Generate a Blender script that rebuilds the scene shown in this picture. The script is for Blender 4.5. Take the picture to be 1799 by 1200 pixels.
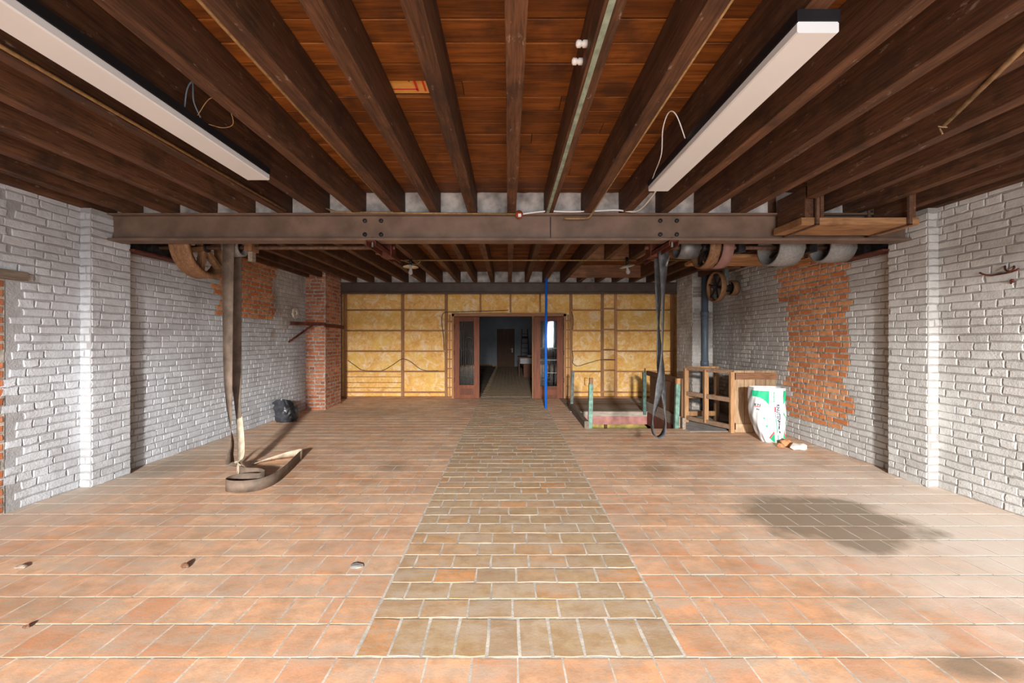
import bpy, bmesh, math, random
from mathutils import Vector, Matrix, noise
R = random.Random(7)
V = Vector
for o in list(bpy.data.objects): bpy.data.objects.remove(o)
S = bpy.context.scene
COL = S.collection

# ------------------------------------------------------------------ camera, world, light, exposure
F, H, CX, CY = 681.0, 1.42, 894.0, 597.0          # focal length in px, eye height, vanishing point
cam = bpy.data.objects.new('camera', bpy.data.cameras.new('camera'))
COL.objects.link(cam); S.camera = cam
cam.location = (0, 0, H); cam.rotation_euler = (math.pi/2, 0, 0)
cam.data.sensor_width = 36; cam.data.lens = F/1799*36
cam.data.shift_x = (899.5-CX)/1799; cam.data.shift_y = -(600-CY)/1799
cam.data.clip_start = 0.02; cam.data.clip_end = 200
W = bpy.data.worlds.new('daylight'); S.world = W; W.use_nodes = True
W.node_tree.nodes['Background'].inputs[0].default_value = (0.80, 0.90, 1.0, 1)
W.node_tree.nodes['Background'].inputs[1].default_value = 1.0
S.view_settings.view_transform = 'Standard'; S.view_settings.look = 'None'
S.view_settings.exposure = 0.14; S.view_settings.gamma = 1.0; S.view_settings.use_curve_mapping = False

def daylight(name, x, z, w, h, watt, col, y=-4.05):
    l = bpy.data.lights.new(name, 'AREA'); l.shape = 'RECTANGLE'; l.size = w; l.size_y = h
    l.energy = watt; l.color = col
    o = bpy.data.objects.new(name, l); COL.objects.link(o)
    o.location = (x, y, z); o.rotation_euler = (math.radians(90), 0, 0)   # faces +Y, into the room
    return o
# daylight coming in through the shop front behind the camera
daylight('daylight_sky', 0.05, 2.86, .55, .45, 2700, (1.0, 0.985, 0.955), -6.6)    # bright sky outside, cut off by the door head
daylight('daylight_door', 0.05, 1.05, 2.7, 1.9, 200, (0.90, 0.955, 1.0), -3.64)
daylight('daylight_window', 2.42, 1.76, .6, 1.60, 80, (0.88, 0.94, 1.0), -3.62)

# ------------------------------------------------------------------ px helper (photo pixel -> point at depth y)
def at(px, py, y): return V(((px-CX)*y/F, y, H-(py-CY)*y/F))
def fl(px, py):
    y = F*H/(py-CY); return V(((px-CX)*y/F, y, 0))
def proj(p):
    y = max(p[1], .05); return CX+p[0]*F/y, CY-(p[2]-H)*F/y

# ------------------------------------------------------------------ materials
class Mt:
    def __init__(s, name):
        s.m = bpy.data.materials.new(name); s.m.use_nodes = True
        s.t = s.m.node_tree; s.N = s.t.nodes; s.b = s.N['Principled BSDF']
        s.g = s.N.new('ShaderNodeNewGeometry'); s.pos = s.g.outputs['Position']
        s.oi = None
    def link(s, a, i):
        if hasattr(a, 'is_output'): s.t.links.new(a, i)
        elif isinstance(a, (tuple, list)):
            n = len(i.default_value); i.default_value = (tuple(a)+(1,))[:n] if n == 4 else tuple(a)[:n]
        else: i.default_value = a
    def rnd(s):
        if not s.oi: s.oi = s.N.new('ShaderNodeObjectInfo')
        return s.oi.outputs['Random']
    def attr(s, n):
        a = s.N.new('ShaderNodeAttribute'); a.attribute_name = n; return a.outputs['Fac']
    def math(s, op, a, b=0.0, clamp=False):
        n = s.N.new('ShaderNodeMath'); n.operation = op; n.use_clamp = clamp
        s.link(a, n.inputs[0]); s.link(b, n.inputs[1]); return n.outputs[0]
    def vec(s, a, scale=(1,1,1), off=None):
        n = s.N.new('ShaderNodeMapping'); s.link(a, n.inputs['Vector']); n.inputs['Scale'].default_value = scale
        if off is not None:
            if hasattr(off, 'is_output'):
                c = s.N.new('ShaderNodeCombineXYZ'); q = s.math('MULTIPLY', off, 37.0)
                for k in range(3): s.link(q, c.inputs[k])
                s.link(c.outputs[0], n.inputs['Location'])
            else: n.inputs['Location'].default_value = off
        return n.outputs[0]
    def xyz(s):
        n = s.N.new('ShaderNodeSeparateXYZ'); s.link(s.pos, n.inputs[0]); return n.outputs
    def noise(s, scale, detail=3, vec=None, rough=.55, dist=0.0):
        n = s.N.new('ShaderNodeTexNoise'); s.link(vec if vec is not None else s.pos, n.inputs['Vector'])
        n.inputs['Scale'].default_value = scale; n.inputs['Detail'].default_value = detail
        n.inputs['Roughness'].default_value = rough; n.inputs['Distortion'].default_value = dist
        return n.outputs[0]
    def ramp(s, f, stops):
        n = s.N.new('ShaderNodeValToRGB'); s.link(f, n.inputs[0]); e = n.color_ramp.elements
        while len(e) < len(stops): e.new(0.5)
        for k, (p, c) in enumerate(stops):
            e[k].position = p; e[k].color = (c, c, c, 1) if not isinstance(c, tuple) else c+(1,)
        return n.outputs[0]
    def mix(s, f, a, b, bt='MIX'):
        n = s.N.new('ShaderNodeMix'); n.data_type = 'RGBA'; n.blend_type = bt
        s.link(f, n.inputs[0]); s.link(a, n.inputs[6]); s.link(b, n.inputs[7]); return n.outputs[2]
    def bump(s, h, strength=.3, dist=.01):
        n = s.N.new('ShaderNodeBump'); s.link(h, n.inputs['Height'])
        n.inputs['Strength'].default_value = strength; n.inputs['Distance'].default_value = dist
        s.t.links.new(n.outputs[0], s.b.inputs['Normal']); return s
    def out(s, color, rough=.7, metal=0.0, spec=.3):
        s.link(color, s.b.inputs['Base Color']); s.link(rough, s.b.inputs['Roughness'])
        s.link(metal, s.b.inputs['Metallic']); s.b.inputs['Specular IOR Level'].default_value = spec
        return s.m

def plain(name, c, rough=.6, metal=0.0, var=.15, scale=12, bump=.1, spec=.3):
    m = Mt(name); n = m.noise(scale, 4)
    d = tuple(max(0, x*(1-var*2)) for x in c); l = tuple(min(1, x*(1+var)) for x in c)
    col = m.ramp(n, [(.3, d), (.7, l)])
    if bump: m.bump(m.noise(scale*6, 3), bump, .004)
    return m.out(col, rough, metal, spec)

def wood(name, c0, c1, axis, rough=.65, gs=26, bump=.25, stain=None, sa=.5, scuff=0.0):
    m = Mt(name); sc = [1, 1, 1]; sc[axis] = .06
    v = m.vec(m.pos, tuple(sc), m.rnd())
    g = m.noise(gs, 6, v, .65, .6); f = m.noise(gs*5, 3, v, .6)
    col = m.ramp(g, [(.28, c0), (.72, c1)])
    col = m.mix(m.ramp(f, [(.45, 0.0), (.7, .65)]), col, tuple(x*.45 for x in c0))
    tone = m.math('ADD', m.math('MULTIPLY', m.rnd(), .55), .68)
    cb = m.N.new('ShaderNodeCombineColor')
    for k in range(3): m.link(tone, cb.inputs[k])
    col = m.mix(1.0, col, cb.outputs[0], 'MULTIPLY')
    if stain:
        s = m.ramp(m.noise(3.2, 5, m.vec(m.pos, (1, 1, 1), m.rnd()), .6), [(.5, 0.0), (.68, 1.0)])
        col = m.mix(m.math('MULTIPLY', s, sa), col, stain)
    if scuff:      # pale knocks and plaster flecks on the old timber
        sv = m.vec(m.pos, tuple(.35 if q < 1 else 1.0 for q in sc), m.rnd())
        col = m.mix(m.math('MULTIPLY', m.ramp(m.noise(24, 6, sv, .7), [(.62, 0.0), (.70, 1.0)]), scuff), col, (.36, .27, .20))
    m.bump(m.mix(.5, g, f), bump, .006)
    return m.out(col, rough, 0, .25)

def painted_brick(name, base, dirt_amt, y_dirt=None, wear=.5):
    m = Mt(name); t = m.attr('tone'); x, y, z = m.xyz()
    n1 = m.noise(2.1, 5); n2 = m.noise(14, 5, None, .6); n3 = m.noise(60, 4, None, .65)
    col = m.mix(t, tuple(c*.86 for c in base), base)
    col = m.mix(m.ramp(n2, [(.35, 0.0), (.75, .55)]), col, tuple(c*.66 for c in base))
    g = m.ramp(n1, [(.42, 0.0), (.72, 1.0)])
    dirt = m.math('MULTIPLY', g, dirt_amt)
    if y_dirt:          # worn, sooty whitewash further along the wall
        a, b, top = y_dirt
        r = m.math('DIVIDE', m.math('SUBTRACT', y, a), b-a, True)
        w = m.ramp(m.noise(1.3, 5, m.vec(m.pos, (1, 1, .35)), .6), [(.30, .25), (.62, 1.0)])
        dirt = m.math('MAXIMUM', dirt, m.math('MULTIPLY', m.math('MULTIPLY', r, w), top))
    col = m.mix(dirt, col, (.17, .125, .095))
    # paint chipped down to brick in small flecks
    ch = m.math('MULTIPLY', m.ramp(n3, [(.66, 0.0), (.72, 1.0)]), m.ramp(m.noise(3.0, 3), [(.5, 0.0), (.65, wear)]))
    col = m.mix(ch, col, (.30, .12, .06))
    m.bump(m.mix(.45, n2, n3), .8, .012)
    return m.out(col, .75, 0, .25)

def red_brick(name, c0, c1, c2, grime=.4, lime=.25):
    m = Mt(name); t = m.attr('tone')
    n2 = m.noise(16, 5); n3 = m.noise(70, 3)
    col = m.ramp(t, [(0.0, c0), (.5, c1), (1.0, c2)])
    col = m.mix(m.ramp(n2, [(.4, 0.0), (.75, .6)]), col, tuple(x*.5 for x in c1))
    col = m.mix(m.math('MULTIPLY', m.ramp(m.noise(1.7, 5), [(.45, 0.0), (.7, 1.0)]), grime), col, (.10, .07, .055))
    col = m.mix(m.math('MULTIPLY', m.ramp(m.noise(28, 5), [(.62, 0.0), (.72, 1.0)]), lime), col, (.6, .56, .5))
    m.bump(m.mix(.5, n2, n3), .5, .006)
    return m.out(col, .85, 0, .2)

def floor_stains(m, col, dustc, dust=.55):
    x, y, z = m.xyz()
    nz = m.noise(2.6, 5)
    def blob(cx, cy, rx, ry, soft=.35, amt=1.0, nzamp=1.1):
        a = m.math('DIVIDE', m.math('SUBTRACT', x, cx), rx); b = m.math('DIVIDE', m.math('SUBTRACT', y, cy), ry)
        d = m.math('SQRT', m.math('ADD', m.math('MULTIPLY', a, a), m.math('MULTIPLY', b, b)))
        d = m.math('ADD', d, m.math('MULTIPLY', m.math('SUBTRACT', nz, .5), nzamp))
        return m.math('MULTIPLY', m.math('DIVIDE', m.math('SUBTRACT', 1.0, d), soft, True), amt)
    d = m.ramp(m.noise(.9, 6, m.vec(m.pos, (.8, 1.3, 1)), .62), [(.36, 0.05), (.66, 1.0)])
    d2 = m.ramp(m.noise(7, 6, m.vec(m.pos, (.5, 1.6, 1)), .7), [(.42, 0.0), (.7, 1.0)])
    worn = m.math('MINIMUM', m.math('MAXIMUM', m.math('DIVIDE', m.math('SUBTRACT', y, 1.1), 2.4), .30), 1.0)   # less dust near the camera, darkening the colour there against the light falloff
    col = m.mix(m.math('MULTIPLY', m.math('MULTIPLY', m.mix(.5, d, d2), dust), worn), col, dustc)
    mott = m.math('MULTIPLY', m.ramp(m.noise(3.4, 7, m.vec(m.pos, (.7, 1.2, 1), (3, 7, 0)), .7), [(.46, 0.0), (.62, 1.0)]), .5)
    col = m.mix(mott, col, (.36, .235, .15))
    smear = m.ramp(m.noise(5.0, 9, m.vec(m.pos, (.55, 1.6, 1), (9, 2, 0)), .76), [(.46, 0.0), (.60, .65)])
    col = m.mix(smear, col, (.50, .40, .31))
    # pale dusty bloom along the right wall and the front right corner
    col = m.mix(blob(3.5, 2.7, 1.9, 2.6, .8, .85), col, (.86, .76, .66))
    col = m.mix(blob(-4.0, 3.6, .75, 3.0, .8, .7), col, (.50, .44, .37))
    # damp grey patch and oil spots
    g = blob(2.50, 3.08, .72, .55, .30, .80, 1.5)
    for q in ((2.05, 1.68, .30, .10, .8), (-1.28, 4.35, .24, .22, .6), (1.62, 4.25, .26, .2, .6), (-3.75, 4.4, .5, .5, .45),
              (3.2, 2.0, .22, .14, .35), (-2.6, 2.05, .35, .12, .35), (-2.7, 7.6, 1.3, .5, .35), (2.2, 4.9, .5, .3, .25)):
        g = m.math('MAXIMUM', g, blob(q[0], q[1], q[2], q[3], .6, q[4]))
    col = m.mix(g, col, (.235, .175, .115))
    return col

def tile_mat(name, cols, dustc, dust, rough=.6):
    m = Mt(name); t = m.attr('tone')
    st = [(k/(len(cols)-1), c) for k, c in enumerate(cols)]
    col = m.ramp(t, st)
    n2 = m.noise(11, 6, None, .65); n3 = m.noise(90, 3)
    col = m.mix(m.ramp(n2, [(.42, 0.0), (.64, .75)]), col, tuple(c*.62 for c in cols[len(cols)//2]))
    col = floor_stains(m, col, dustc, dust)
    col = m.mix(m.ramp(n3, [(.68, 0.0), (.76, .35)]), col, (.10, .07, .05))
    m.bump(m.mix(.4, n2, n3), .35, .004)
    return m.out(col, m.math('ADD', m.math('MULTIPLY', n2, .25), rough-.1), 0, .35)

MT = {}
MT['paint_l'] = painted_brick('white_painted_brick', (.63, .65, .685), .35, (6.2, 9.5, .55))
MT['paint_r'] = painted_brick('white_painted_brick_worn', (.66, .645, .62), .30, (5.2, 6.8, .92))
MT['paint_dirty'] = painted_brick('sooty_whitewash', (.58, .54, .50), .75, None, .8)
MT['joint_l'] = painted_brick('shaded_painted_joints', (.44, .44, .45), .35)  # both joint colours are darkened to stand for shade between the bricks
MT['joint_r'] = painted_brick('shaded_painted_joints_worn', (.43, .41, .385), .35, (5.2, 6.8, .8))
MT['red'] = red_brick('orange_red_brick', (.56, .18, .065), (.66, .255, .10), (.72, .34, .16), .3, .25)
MT['red_d'] = red_brick('dark_red_brick', (.36, .11, .05), (.50, .165, .075), (.60, .24, .12), .4, .35)
MT['mortar'] = plain('grey_mortar', (.44, .40, .35), .95, 0, .3, 20, .5)
MT['tile'] = tile_mat('terracotta_tile', [(.62, .25, .11), (.74, .36, .18), (.78, .42, .23), (.66, .32, .18), (.77, .45, .27)], (.86, .68, .51), .72)
MT['path'] = tile_mat('olive_brown_paver', [(.44, .30, .16), (.52, .36, .20), (.40, .29, .18), (.58, .34, .16), (.50, .38, .25), (.64, .30, .12), (.46, .33, .19)], (.64, .52, .38), .42)
MT['grout'] = plain('pale_grout', (.58, .53, .46), .95, 0, .2, 9, .4)
MT['concrete'] = plain('grey_concrete', (.36, .34, .32), .9, 0, .2, 5, .4)
MT['joist'] = wood('joist_wood', (.055, .024, .012), (.175, .078, .038), 1, .7, 22, .5, (.03, .017, .011), .7, .55)
MT['board'] = wood('ceiling_board_wood', (.13, .036, .006), (.34, .108, .018), 0, .55, 14, .3, (.05, .02, .01), .75)
MT['trim_x'] = wood('timber_across', (.15, .065, .03), (.28, .14, .075), 0, .7, 20, .4, (.06, .03, .02), .5)
MT['plank'] = wood('warm_plank', (.36, .17, .07), (.56, .30, .14), 0, .7, 18, .35, (.10, .045, .02), .7)
MT['stud'] = wood('stud_wood', (.36, .17, .075), (.52, .27, .13), 2, .7, 18, .3)
MT['stud_x'] = wood('batten_wood', (.33, .15, .065), (.48, .24, .115), 0, .7, 18, .3)
MT['rail_z'] = wood('rail_wood_upright', (.32, .16, .07), (.48, .27, .13), 2, .7, 18, .3)
MT['rail_x'] = wood('rail_wood', (.17, .10, .06), (.29, .185, .115), 1, .75, 18, .3)
MT['panel'] = wood('panel_wood', (.38, .24, .135), (.54, .37, .225), 2, .75, 16, .3, (.20, .125, .08), .6)
MT['panel_d'] = wood('dark_panel_wood', (.11, .05, .028), (.20, .095, .05), 2, .6, 16, .3)
MT['door'] = wood('varnished_door_wood', (.13, .034, .011), (.25, .068, .021), 2, .5, 16, .15)
MT['grey_wood'] = wood('weathered_grey_wood', (.20, .15, .11), (.34, .27, .21), 1, .85, 18, .4)
MT['grey_wood_x'] = wood('weathered_grey_wood_across', (.30, .24, .19), (.48, .40, .32), 0, .85, 18, .4)
MT['grey_floor'] = wood('dusty_floor_plank', (.20, .14, .105), (.33, .25, .19), 0, .85, 18, .3)
MT['beam'] = plain('brown_beam_paint', (.165, .105, .075), .5, 0, .16, 5, .15)
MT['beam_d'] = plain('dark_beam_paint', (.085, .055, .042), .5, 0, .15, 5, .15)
MT['plaster'] = plain('stained_white_plaster', (.50, .455, .42), .9, 0, .3, 6, .5)
MT['wool'] = None
MT['black'] = plain('black_metal', (.012, .012, .014), .4, 0, .1, 8, 0)
MT['diff'] = plain('white_diffuser', (.68, .69, .70), .4, 0, .02, 3, 0)
MT['iron'] = plain('dark_iron', (.035, .03, .03), .5, .4, .3, 18, .2)
MT['rust'] = plain('red_lead_iron', (.13, .035, .02), .6, .2, .3, 15, .3)
MT['steel'] = plain('worn_steel', (.18, .175, .17), .5, .5, .25, 10, .2)
MT['strap'] = plain('brown_iron_strap', (.15, .08, .05), .6, .2, .25, 25, .2)
MT['belt'] = plain('brown_belt', (.16, .115, .085), .7, 0, .22, 9, .3)
MT['belt_p'] = plain('pale_belt', (.50, .41, .30), .75, 0, .2, 14, .3)
MT['belt_g'] = plain('grey_black_belt', (.085, .085, .09), .55, 0, .3, 14, .3)
MT['whl'] = wood('pulley_wood', (.16, .075, .035), (.34, .18, .09), 2, .55, 20, .3)
MT['whl_p'] = plain('pink_pulley_face', (.26, .13, .105), .65, 0, .15, 8, .2)
MT['whl_g'] = plain('grey_pulley_face', (.24, .225, .21), .65, 0, .12, 40, .4)
MT['green'] = plain('mint_green_paint', (.15, .27, .21), .55, 0, .25, 16, .25)
MT['green_s'] = plain('faded_green_strip', (.26, .32, .25), .7, 0, .2, 16, .2)
MT['green_d'] = plain('dark_green_paint', (.085, .135, .11), .6, 0, .25, 16, .25)
MT['green_g'] = plain('grey_green_paint', (.14, .16, .15), .6, 0, .25, 16, .25)
MT['pink'] = plain('pink_paint', (.46, .20, .17), .7, 0, .15, 8, .2)
MT['pinkd'] = plain('dull_red_paint', (.20, .06, .04), .7, 0, .15, 8, .2)
MT['yellow'] = plain('yellow_board', (.44, .34, .10), .85, 0, .25, 6, .2)
MT['blue'] = plain('blue_paint', (.008, .17, .80), .35, 0, .08, 5, 0)
MT['pvc'] = plain('grey_pvc', (.10, .125, .155), .45, 0, .12, 4, 0)
MT['brass'] = plain('old_brass_conduit', (.30, .18, .075), .5, .2, .2, 30, .1)
MT['cable_w'] = plain('white_cable', (.72, .70, .68), .5, 0, .05, 5, 0)
MT['cable_k'] = plain('dark_cable', (.05, .05, .055), .6, 0, .1, 5, 0)
MT['enamel'] = plain('cream_enamel', (.70, .62, .50), .35, 0, .12, 12, 0)
MT['bulb'] = plain('grey_bulb_glass', (.35, .34, .33), .1, 0, .05, 5, 0, .6)
MT['ceramic'] = plain('white_porcelain', (.75, .72, .68), .3, 0, .05, 8, 0)
MT['box'] = plain('red_junction_box', (.32, .06, .025), .5, 0, .2, 20, .1)
MT['cane'] = plain('bamboo_cane', (.36, .24, .13), .6, 0, .25, 20, .2)
MT['paper'] = plain('white_paper_sack', (.60, .595, .59), .6, 0, .04, 12, .25)
MT['ink_g'] = plain('green_print', (.02, .42, .20), .6, 0, .04, 8, 0)
MT['ink_r'] = plain('red_print', (.72, .05, .03), .6, 0, .04, 8, 0)
MT['ink_k'] = plain('dark_blue_print', (.03, .035, .07), .6, 0, .04, 8, 0)
MT['binbag'] = plain('grey_black_film', (.045, .047, .056), .32, 0, .2, 14, .1, .6)
MT['crust'] = plain('brown_rubbish', (.45, .24, .08), .8, 0, .3, 30, .3)
MT['card'] = plain('orange_cardboard', (.80, .40, .10), .8, 0, .1, 12, .1)
MT['stone'] = plain('pale_rubble', (.70, .62, .52), .9, 0, .2, 14, .6)
MT['rub_red'] = plain('broken_red_brick', (.62, .28, .13), .9, 0, .2, 14, .6)
MT['grey_wall'] = plain('grey_blue_wall_paint', (.34, .35, .38), .8, 0, .05, 3, .05)
MT['dark_floor'] = plain('dusty_dark_floor', (.30, .23, .17), .7, 0, .3, 3, .2)
MT['white_board'] = plain('white_laminate', (.55, .53, .52), .5, 0, .05, 5, 0)
MT['reflection_drape'] = plain('grey_reflection_drape', (.12, .14, .15), .8, 0, .2, 10, .1)
def mk_wool():
    m = Mt('yellow_mineral_wool'); r = m.rnd()
    v = m.vec(m.pos, (1, 1, 1), r)
    a = m.noise(4.2, 8, v, .7, .4); b = m.noise(22, 6, v, .7, .3); c = m.noise(1.3, 3, v)
    col = m.ramp(a, [(.30, (.66, .31, .075)), (.48, (.84, .47, .14)), (.66, (.92, .62, .26))])
    col = m.mix(m.ramp(b, [(.5, 0.0), (.75, .7)]), col, (.56, .22, .035))
    col = m.mix(m.ramp(c, [(.5, 0.0), (.7, .45)]), col, (.86, .60, .16))
    col = m.mix(m.ramp(m.noise(5, 7, v, .68, 1.2), [(.50, 0.0), (.68, .8)]), col, (.93, .78, .55))
    m.bump(m.mix(.5, a, b), .6, .015); return m.out(col, .9, 0, .1)
MT['wool'] = mk_wool()
def mk_glass(name, tint, gl):
    m = bpy.data.materials.new(name); m.use_nodes = True; t = m.node_tree; t.nodes.clear()
    o = t.nodes.new('ShaderNodeOutputMaterial'); x = t.nodes.new('ShaderNodeMixShader')
    a = t.nodes.new('ShaderNodeBsdfTransparent'); a.inputs[0].default_value = tint+(1,)
    b = t.nodes.new('ShaderNodeBsdfGlossy'); b.inputs['Roughness'].default_value = .05
    x.inputs[0].default_value = gl
    t.links.new(a.outputs[0], x.inputs[1]); t.links.new(b.outputs[0], x.inputs[2]); t.links.new(x.outputs[0], o.inputs[0]); return m
MT['glass'] = mk_glass('clear_pane', (.80, .84, .84), .06)
def mk_emit(name, c, s):
    m = bpy.data.materials.new(name); m.use_nodes = True; b = m.node_tree.nodes['Principled BSDF']
    b.inputs['Base Color'].default_value = (0, 0, 0, 1); b.inputs['Emission Color'].default_value = c+(1,); b.inputs['Emission Strength'].default_value = s; return m
MT['daylit'] = mk_emit('daylit_pane', (.9, .96, 1.0), 6.0)

# ------------------------------------------------------------------ mesh helpers
class MB:
    def __init__(s): s.v = []; s.f = []; s.tone = []
    def add(s, vs, fs, tone=None):
        b = len(s.v); s.v += [tuple(v) for v in vs]; s.f += [tuple(i+b for i in f) for f in fs]
        if tone is not None: s.tone += [tone]*len(vs)
        return s
    def box(s, a, b):
        x0, y0, z0 = a; x1, y1, z1 = b
        return s.add([(x0,y0,z0),(x1,y0,z0),(x1,y1,z0),(x0,y1,z0),(x0,y0,z1),(x1,y0,z1),(x1,y1,z1),(x0,y1,z1)],
                     [(0,3,2,1),(4,5,6,7),(0,1,5,4),(1,2,6,5),(2,3,7,6),(3,0,4,7)])
    def timber(s, p0, p1, w, h, up=(0,0,1), n=1, jit=0.0, ch=.004, seed=0):
        p0 = V(p0); p1 = V(p1); d = (p1-p0).normalized(); up = V(up)
        sd = d.cross(up).normalized(); u = sd.cross(d); rr = random.Random(seed)
        a, b = w/2, h/2; c = min(ch, a*.5, b*.5)
        sec = [(-a+c,-b),(a-c,-b),(a,-b+c),(a,b-c),(a-c,b),(-a+c,b),(-a,b-c),(-a,-b+c)]
        vs = []; fs = []
        for k in range(n+1):
            p = p0.lerp(p1, k/n)
            for (x, y) in sec:
                vs.append(p+sd*(x+rr.uniform(-jit, jit))+u*(y+rr.uniform(-jit, jit)))
        for k in range(n):
            for i in range(8):
                j = (i+1) % 8; fs.append((k*8+i, k*8+j, (k+1)*8+j, (k+1)*8+i))
        fs.append(tuple(reversed(range(8)))); fs.append(tuple(n*8+i for i in range(8)))
        return s.add(vs, fs)
    def tube(s, pts, r, n=8, cap=True):
        pts = [V(p) for p in pts]; vs = []; fs = []; last = None
        for k, p in enumerate(pts):
            d = (pts[min(k+1, len(pts)-1)]-pts[max(k-1, 0)]).normalized()
            if last is None:
                last = d.cross(V((0,0,1)) if abs(d.z) < .9 else V((1,0,0))).normalized()
            last = (last-d*last.dot(d)).normalized(); b = d.cross(last)
            rr = r[k] if isinstance(r, (list, tuple)) else r
            for i in range(n):
                t = 2*math.pi*i/n; vs.append(p+last*math.cos(t)*rr+b*math.sin(t)*rr)
        for k in range(len(pts)-1):
            for i in range(n):
                j = (i+1) % n; fs.append((k*n+i, k*n+j, (k+1)*n+j, (k+1)*n+i))
        if cap: fs.append(tuple(reversed(range(n)))); fs.append(tuple((len(pts)-1)*n+i for i in range(n)))
        return s.add(vs, fs)
    def lathe(s, prof, c, axis, n=32, closed=True):
        c = V(c); ax = V(axis).normalized(); a = ax.cross(V((0,0,1)) if abs(ax.z) < .9 else V((1,0,0))).normalized(); b = ax.cross(a)
        vs = []; fs = []; m = len(prof)
        for i in range(n):
            t = 2*math.pi*i/n
            for (r, h) in prof: vs.append(c+ax*h+(a*math.cos(t)+b*math.sin(t))*r)
        for i in range(n):
            j = (i+1) % n
            for k in range(m if closed else m-1):
                l = (k+1) % m; fs.append((i*m+k, j*m+k, j*m+l, i*m+l))
        return s.add(vs, fs)
    def ribbon(s, pts, wd, width, th):
        vs = []; fs = []; n = len(pts)
        for k in range(n):
            d = (pts[min(k+1, n-1)]-pts[max(k-1, 0)]).normalized(); w = (wd[k]-d*wd[k].dot(d)).normalized(); nn = d.cross(w)
            for (a, b) in ((-1,-1),(1,-1),(1,1),(-1,1)): vs.append(pts[k]+w*a*width/2+nn*b*th/2)
        for k in range(n-1):
            for i in range(4):
                j = (i+1) % 4; fs.append((k*4+i, k*4+j, (k+1)*4+j, (k+1)*4+i))
        fs.append((3,2,1,0)); fs.append(tuple((n-1)*4+i for i in range(4)))
        return s.add(vs, fs)
    def mesh(s, name, mat, smooth=False):
        me = bpy.data.meshes.new(name); me.from_pydata(s.v, [], s.f); me.update()
        if s.tone:
            a = me.attributes.new('tone', 'FLOAT', 'POINT'); a.data.foreach_set('value', s.tone)
        if smooth: me.polygons.foreach_set('use_smooth', [True]*len(me.polygons))
        if mat: me.materials.append(MT[mat])
        return me
    def build(s, name, mat, parent=None, smooth=False, rec=True):
        me = s.mesh(name, mat, smooth)
        if rec:
            bm = bmesh.new(); bm.from_mesh(me); bmesh.ops.recalc_face_normals(bm, faces=bm.faces); bm.to_mesh(me); bm.free()
        o = bpy.data.objects.new(name, me); COL.objects.link(o); o.parent = parent; return o

def catmull(ps, n=6):
    ps = [V(p) for p in ps]; out = []
    for k in range(len(ps)-1):
        a = ps[max(k-1, 0)]; b = ps[k]; c = ps[k+1]; d = ps[min(k+2, len(ps)-1)]
        for i in range(n):
            t = i/n; out.append(.5*((2*b)+(c-a)*t+(2*a-5*b+4*c-d)*t*t+(3*b-a-3*c+d)*t**3))
    return out+[ps[-1]]
def tag(o, label, cat, group=None, kind=None):
    o['label'] = label; o['category'] = cat
    if group: o['group'] = group
    if kind: o['kind'] = kind
    return o
def empty(name, label, cat, loc=(0,0,0), group=None, kind=None):
    o = bpy.data.objects.new(name, None); COL.objects.link(o); o.empty_display_size = .1
    o.location = loc; return tag(o, label, cat, group, kind)
def boxo(name, a, b, mat, parent=None): return MB().box(a, b).build(name, mat, parent)
def timb(name, p0, p1, w, h, mat, parent=None, up=(0,0,1), n=4, jit=.0015, ch=.004):
    return MB().timber(p0, p1, w, h, up, n, jit, ch, R.random()).build(name, mat, parent)

# ------------------------------------------------------------------ brick variants (shared meshes) and wall builder
BV = {}
def brick_geo(L, Hh, D, seed, rough=1.0, ch=.008):
    rr = random.Random(seed); a, b = L/2, Hh/2
    base = [(-a,-b),(0,-b),(a,-b),(a,0),(a,b),(0,b),(-a,b),(-a,0)]
    j = [(rr.uniform(-1,1)*.0035*rough, rr.uniform(-1,1)*.003*rough) for _ in base]
    vs = []
    for lev, (ins, z) in enumerate(((0, -.012), (ch*.2, D*.6), (ch, D))):
        for k, (x, y) in enumerate(base):
            sx = (x > 0)-(x < 0); sy = (y > 0)-(y < 0)
            vs.append((x+j[k][0]-sx*ins, y+j[k][1]-sy*ins, z+(rr.uniform(-1,1)*min(.0012*rough, D*.15) if lev == 2 else 0)))
    vs.append((0, 0, D+rr.uniform(-.5,1)*.0008*rough))
    fs = []
    for l in range(2):
        for k in range(8):
            n = (k+1) % 8; fs.append((l*8+k, l*8+n, (l+1)*8+n, (l+1)*8+k))
    for k in range(8): fs.append((16+k, 16+(k+1) % 8, 24))
    return vs, fs, rr.random()
def variants(key, L, Hh, D, mat, count=9, rough=1.0, ch=.008, name='brick'):
    if key not in BV:
        lst = []
        for q in range(count):
            g = brick_geo(L, Hh, D, hash((key[0], q)) % 9999 if False else q*31+int(L*1000), rough, ch)
            g = (g[0], g[1], q/(count-1))
            mb = MB(); mb.add(*g); lst.append((mb.mesh(name, mat, False), g))
        BV[key] = lst
    return BV[key]
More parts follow.
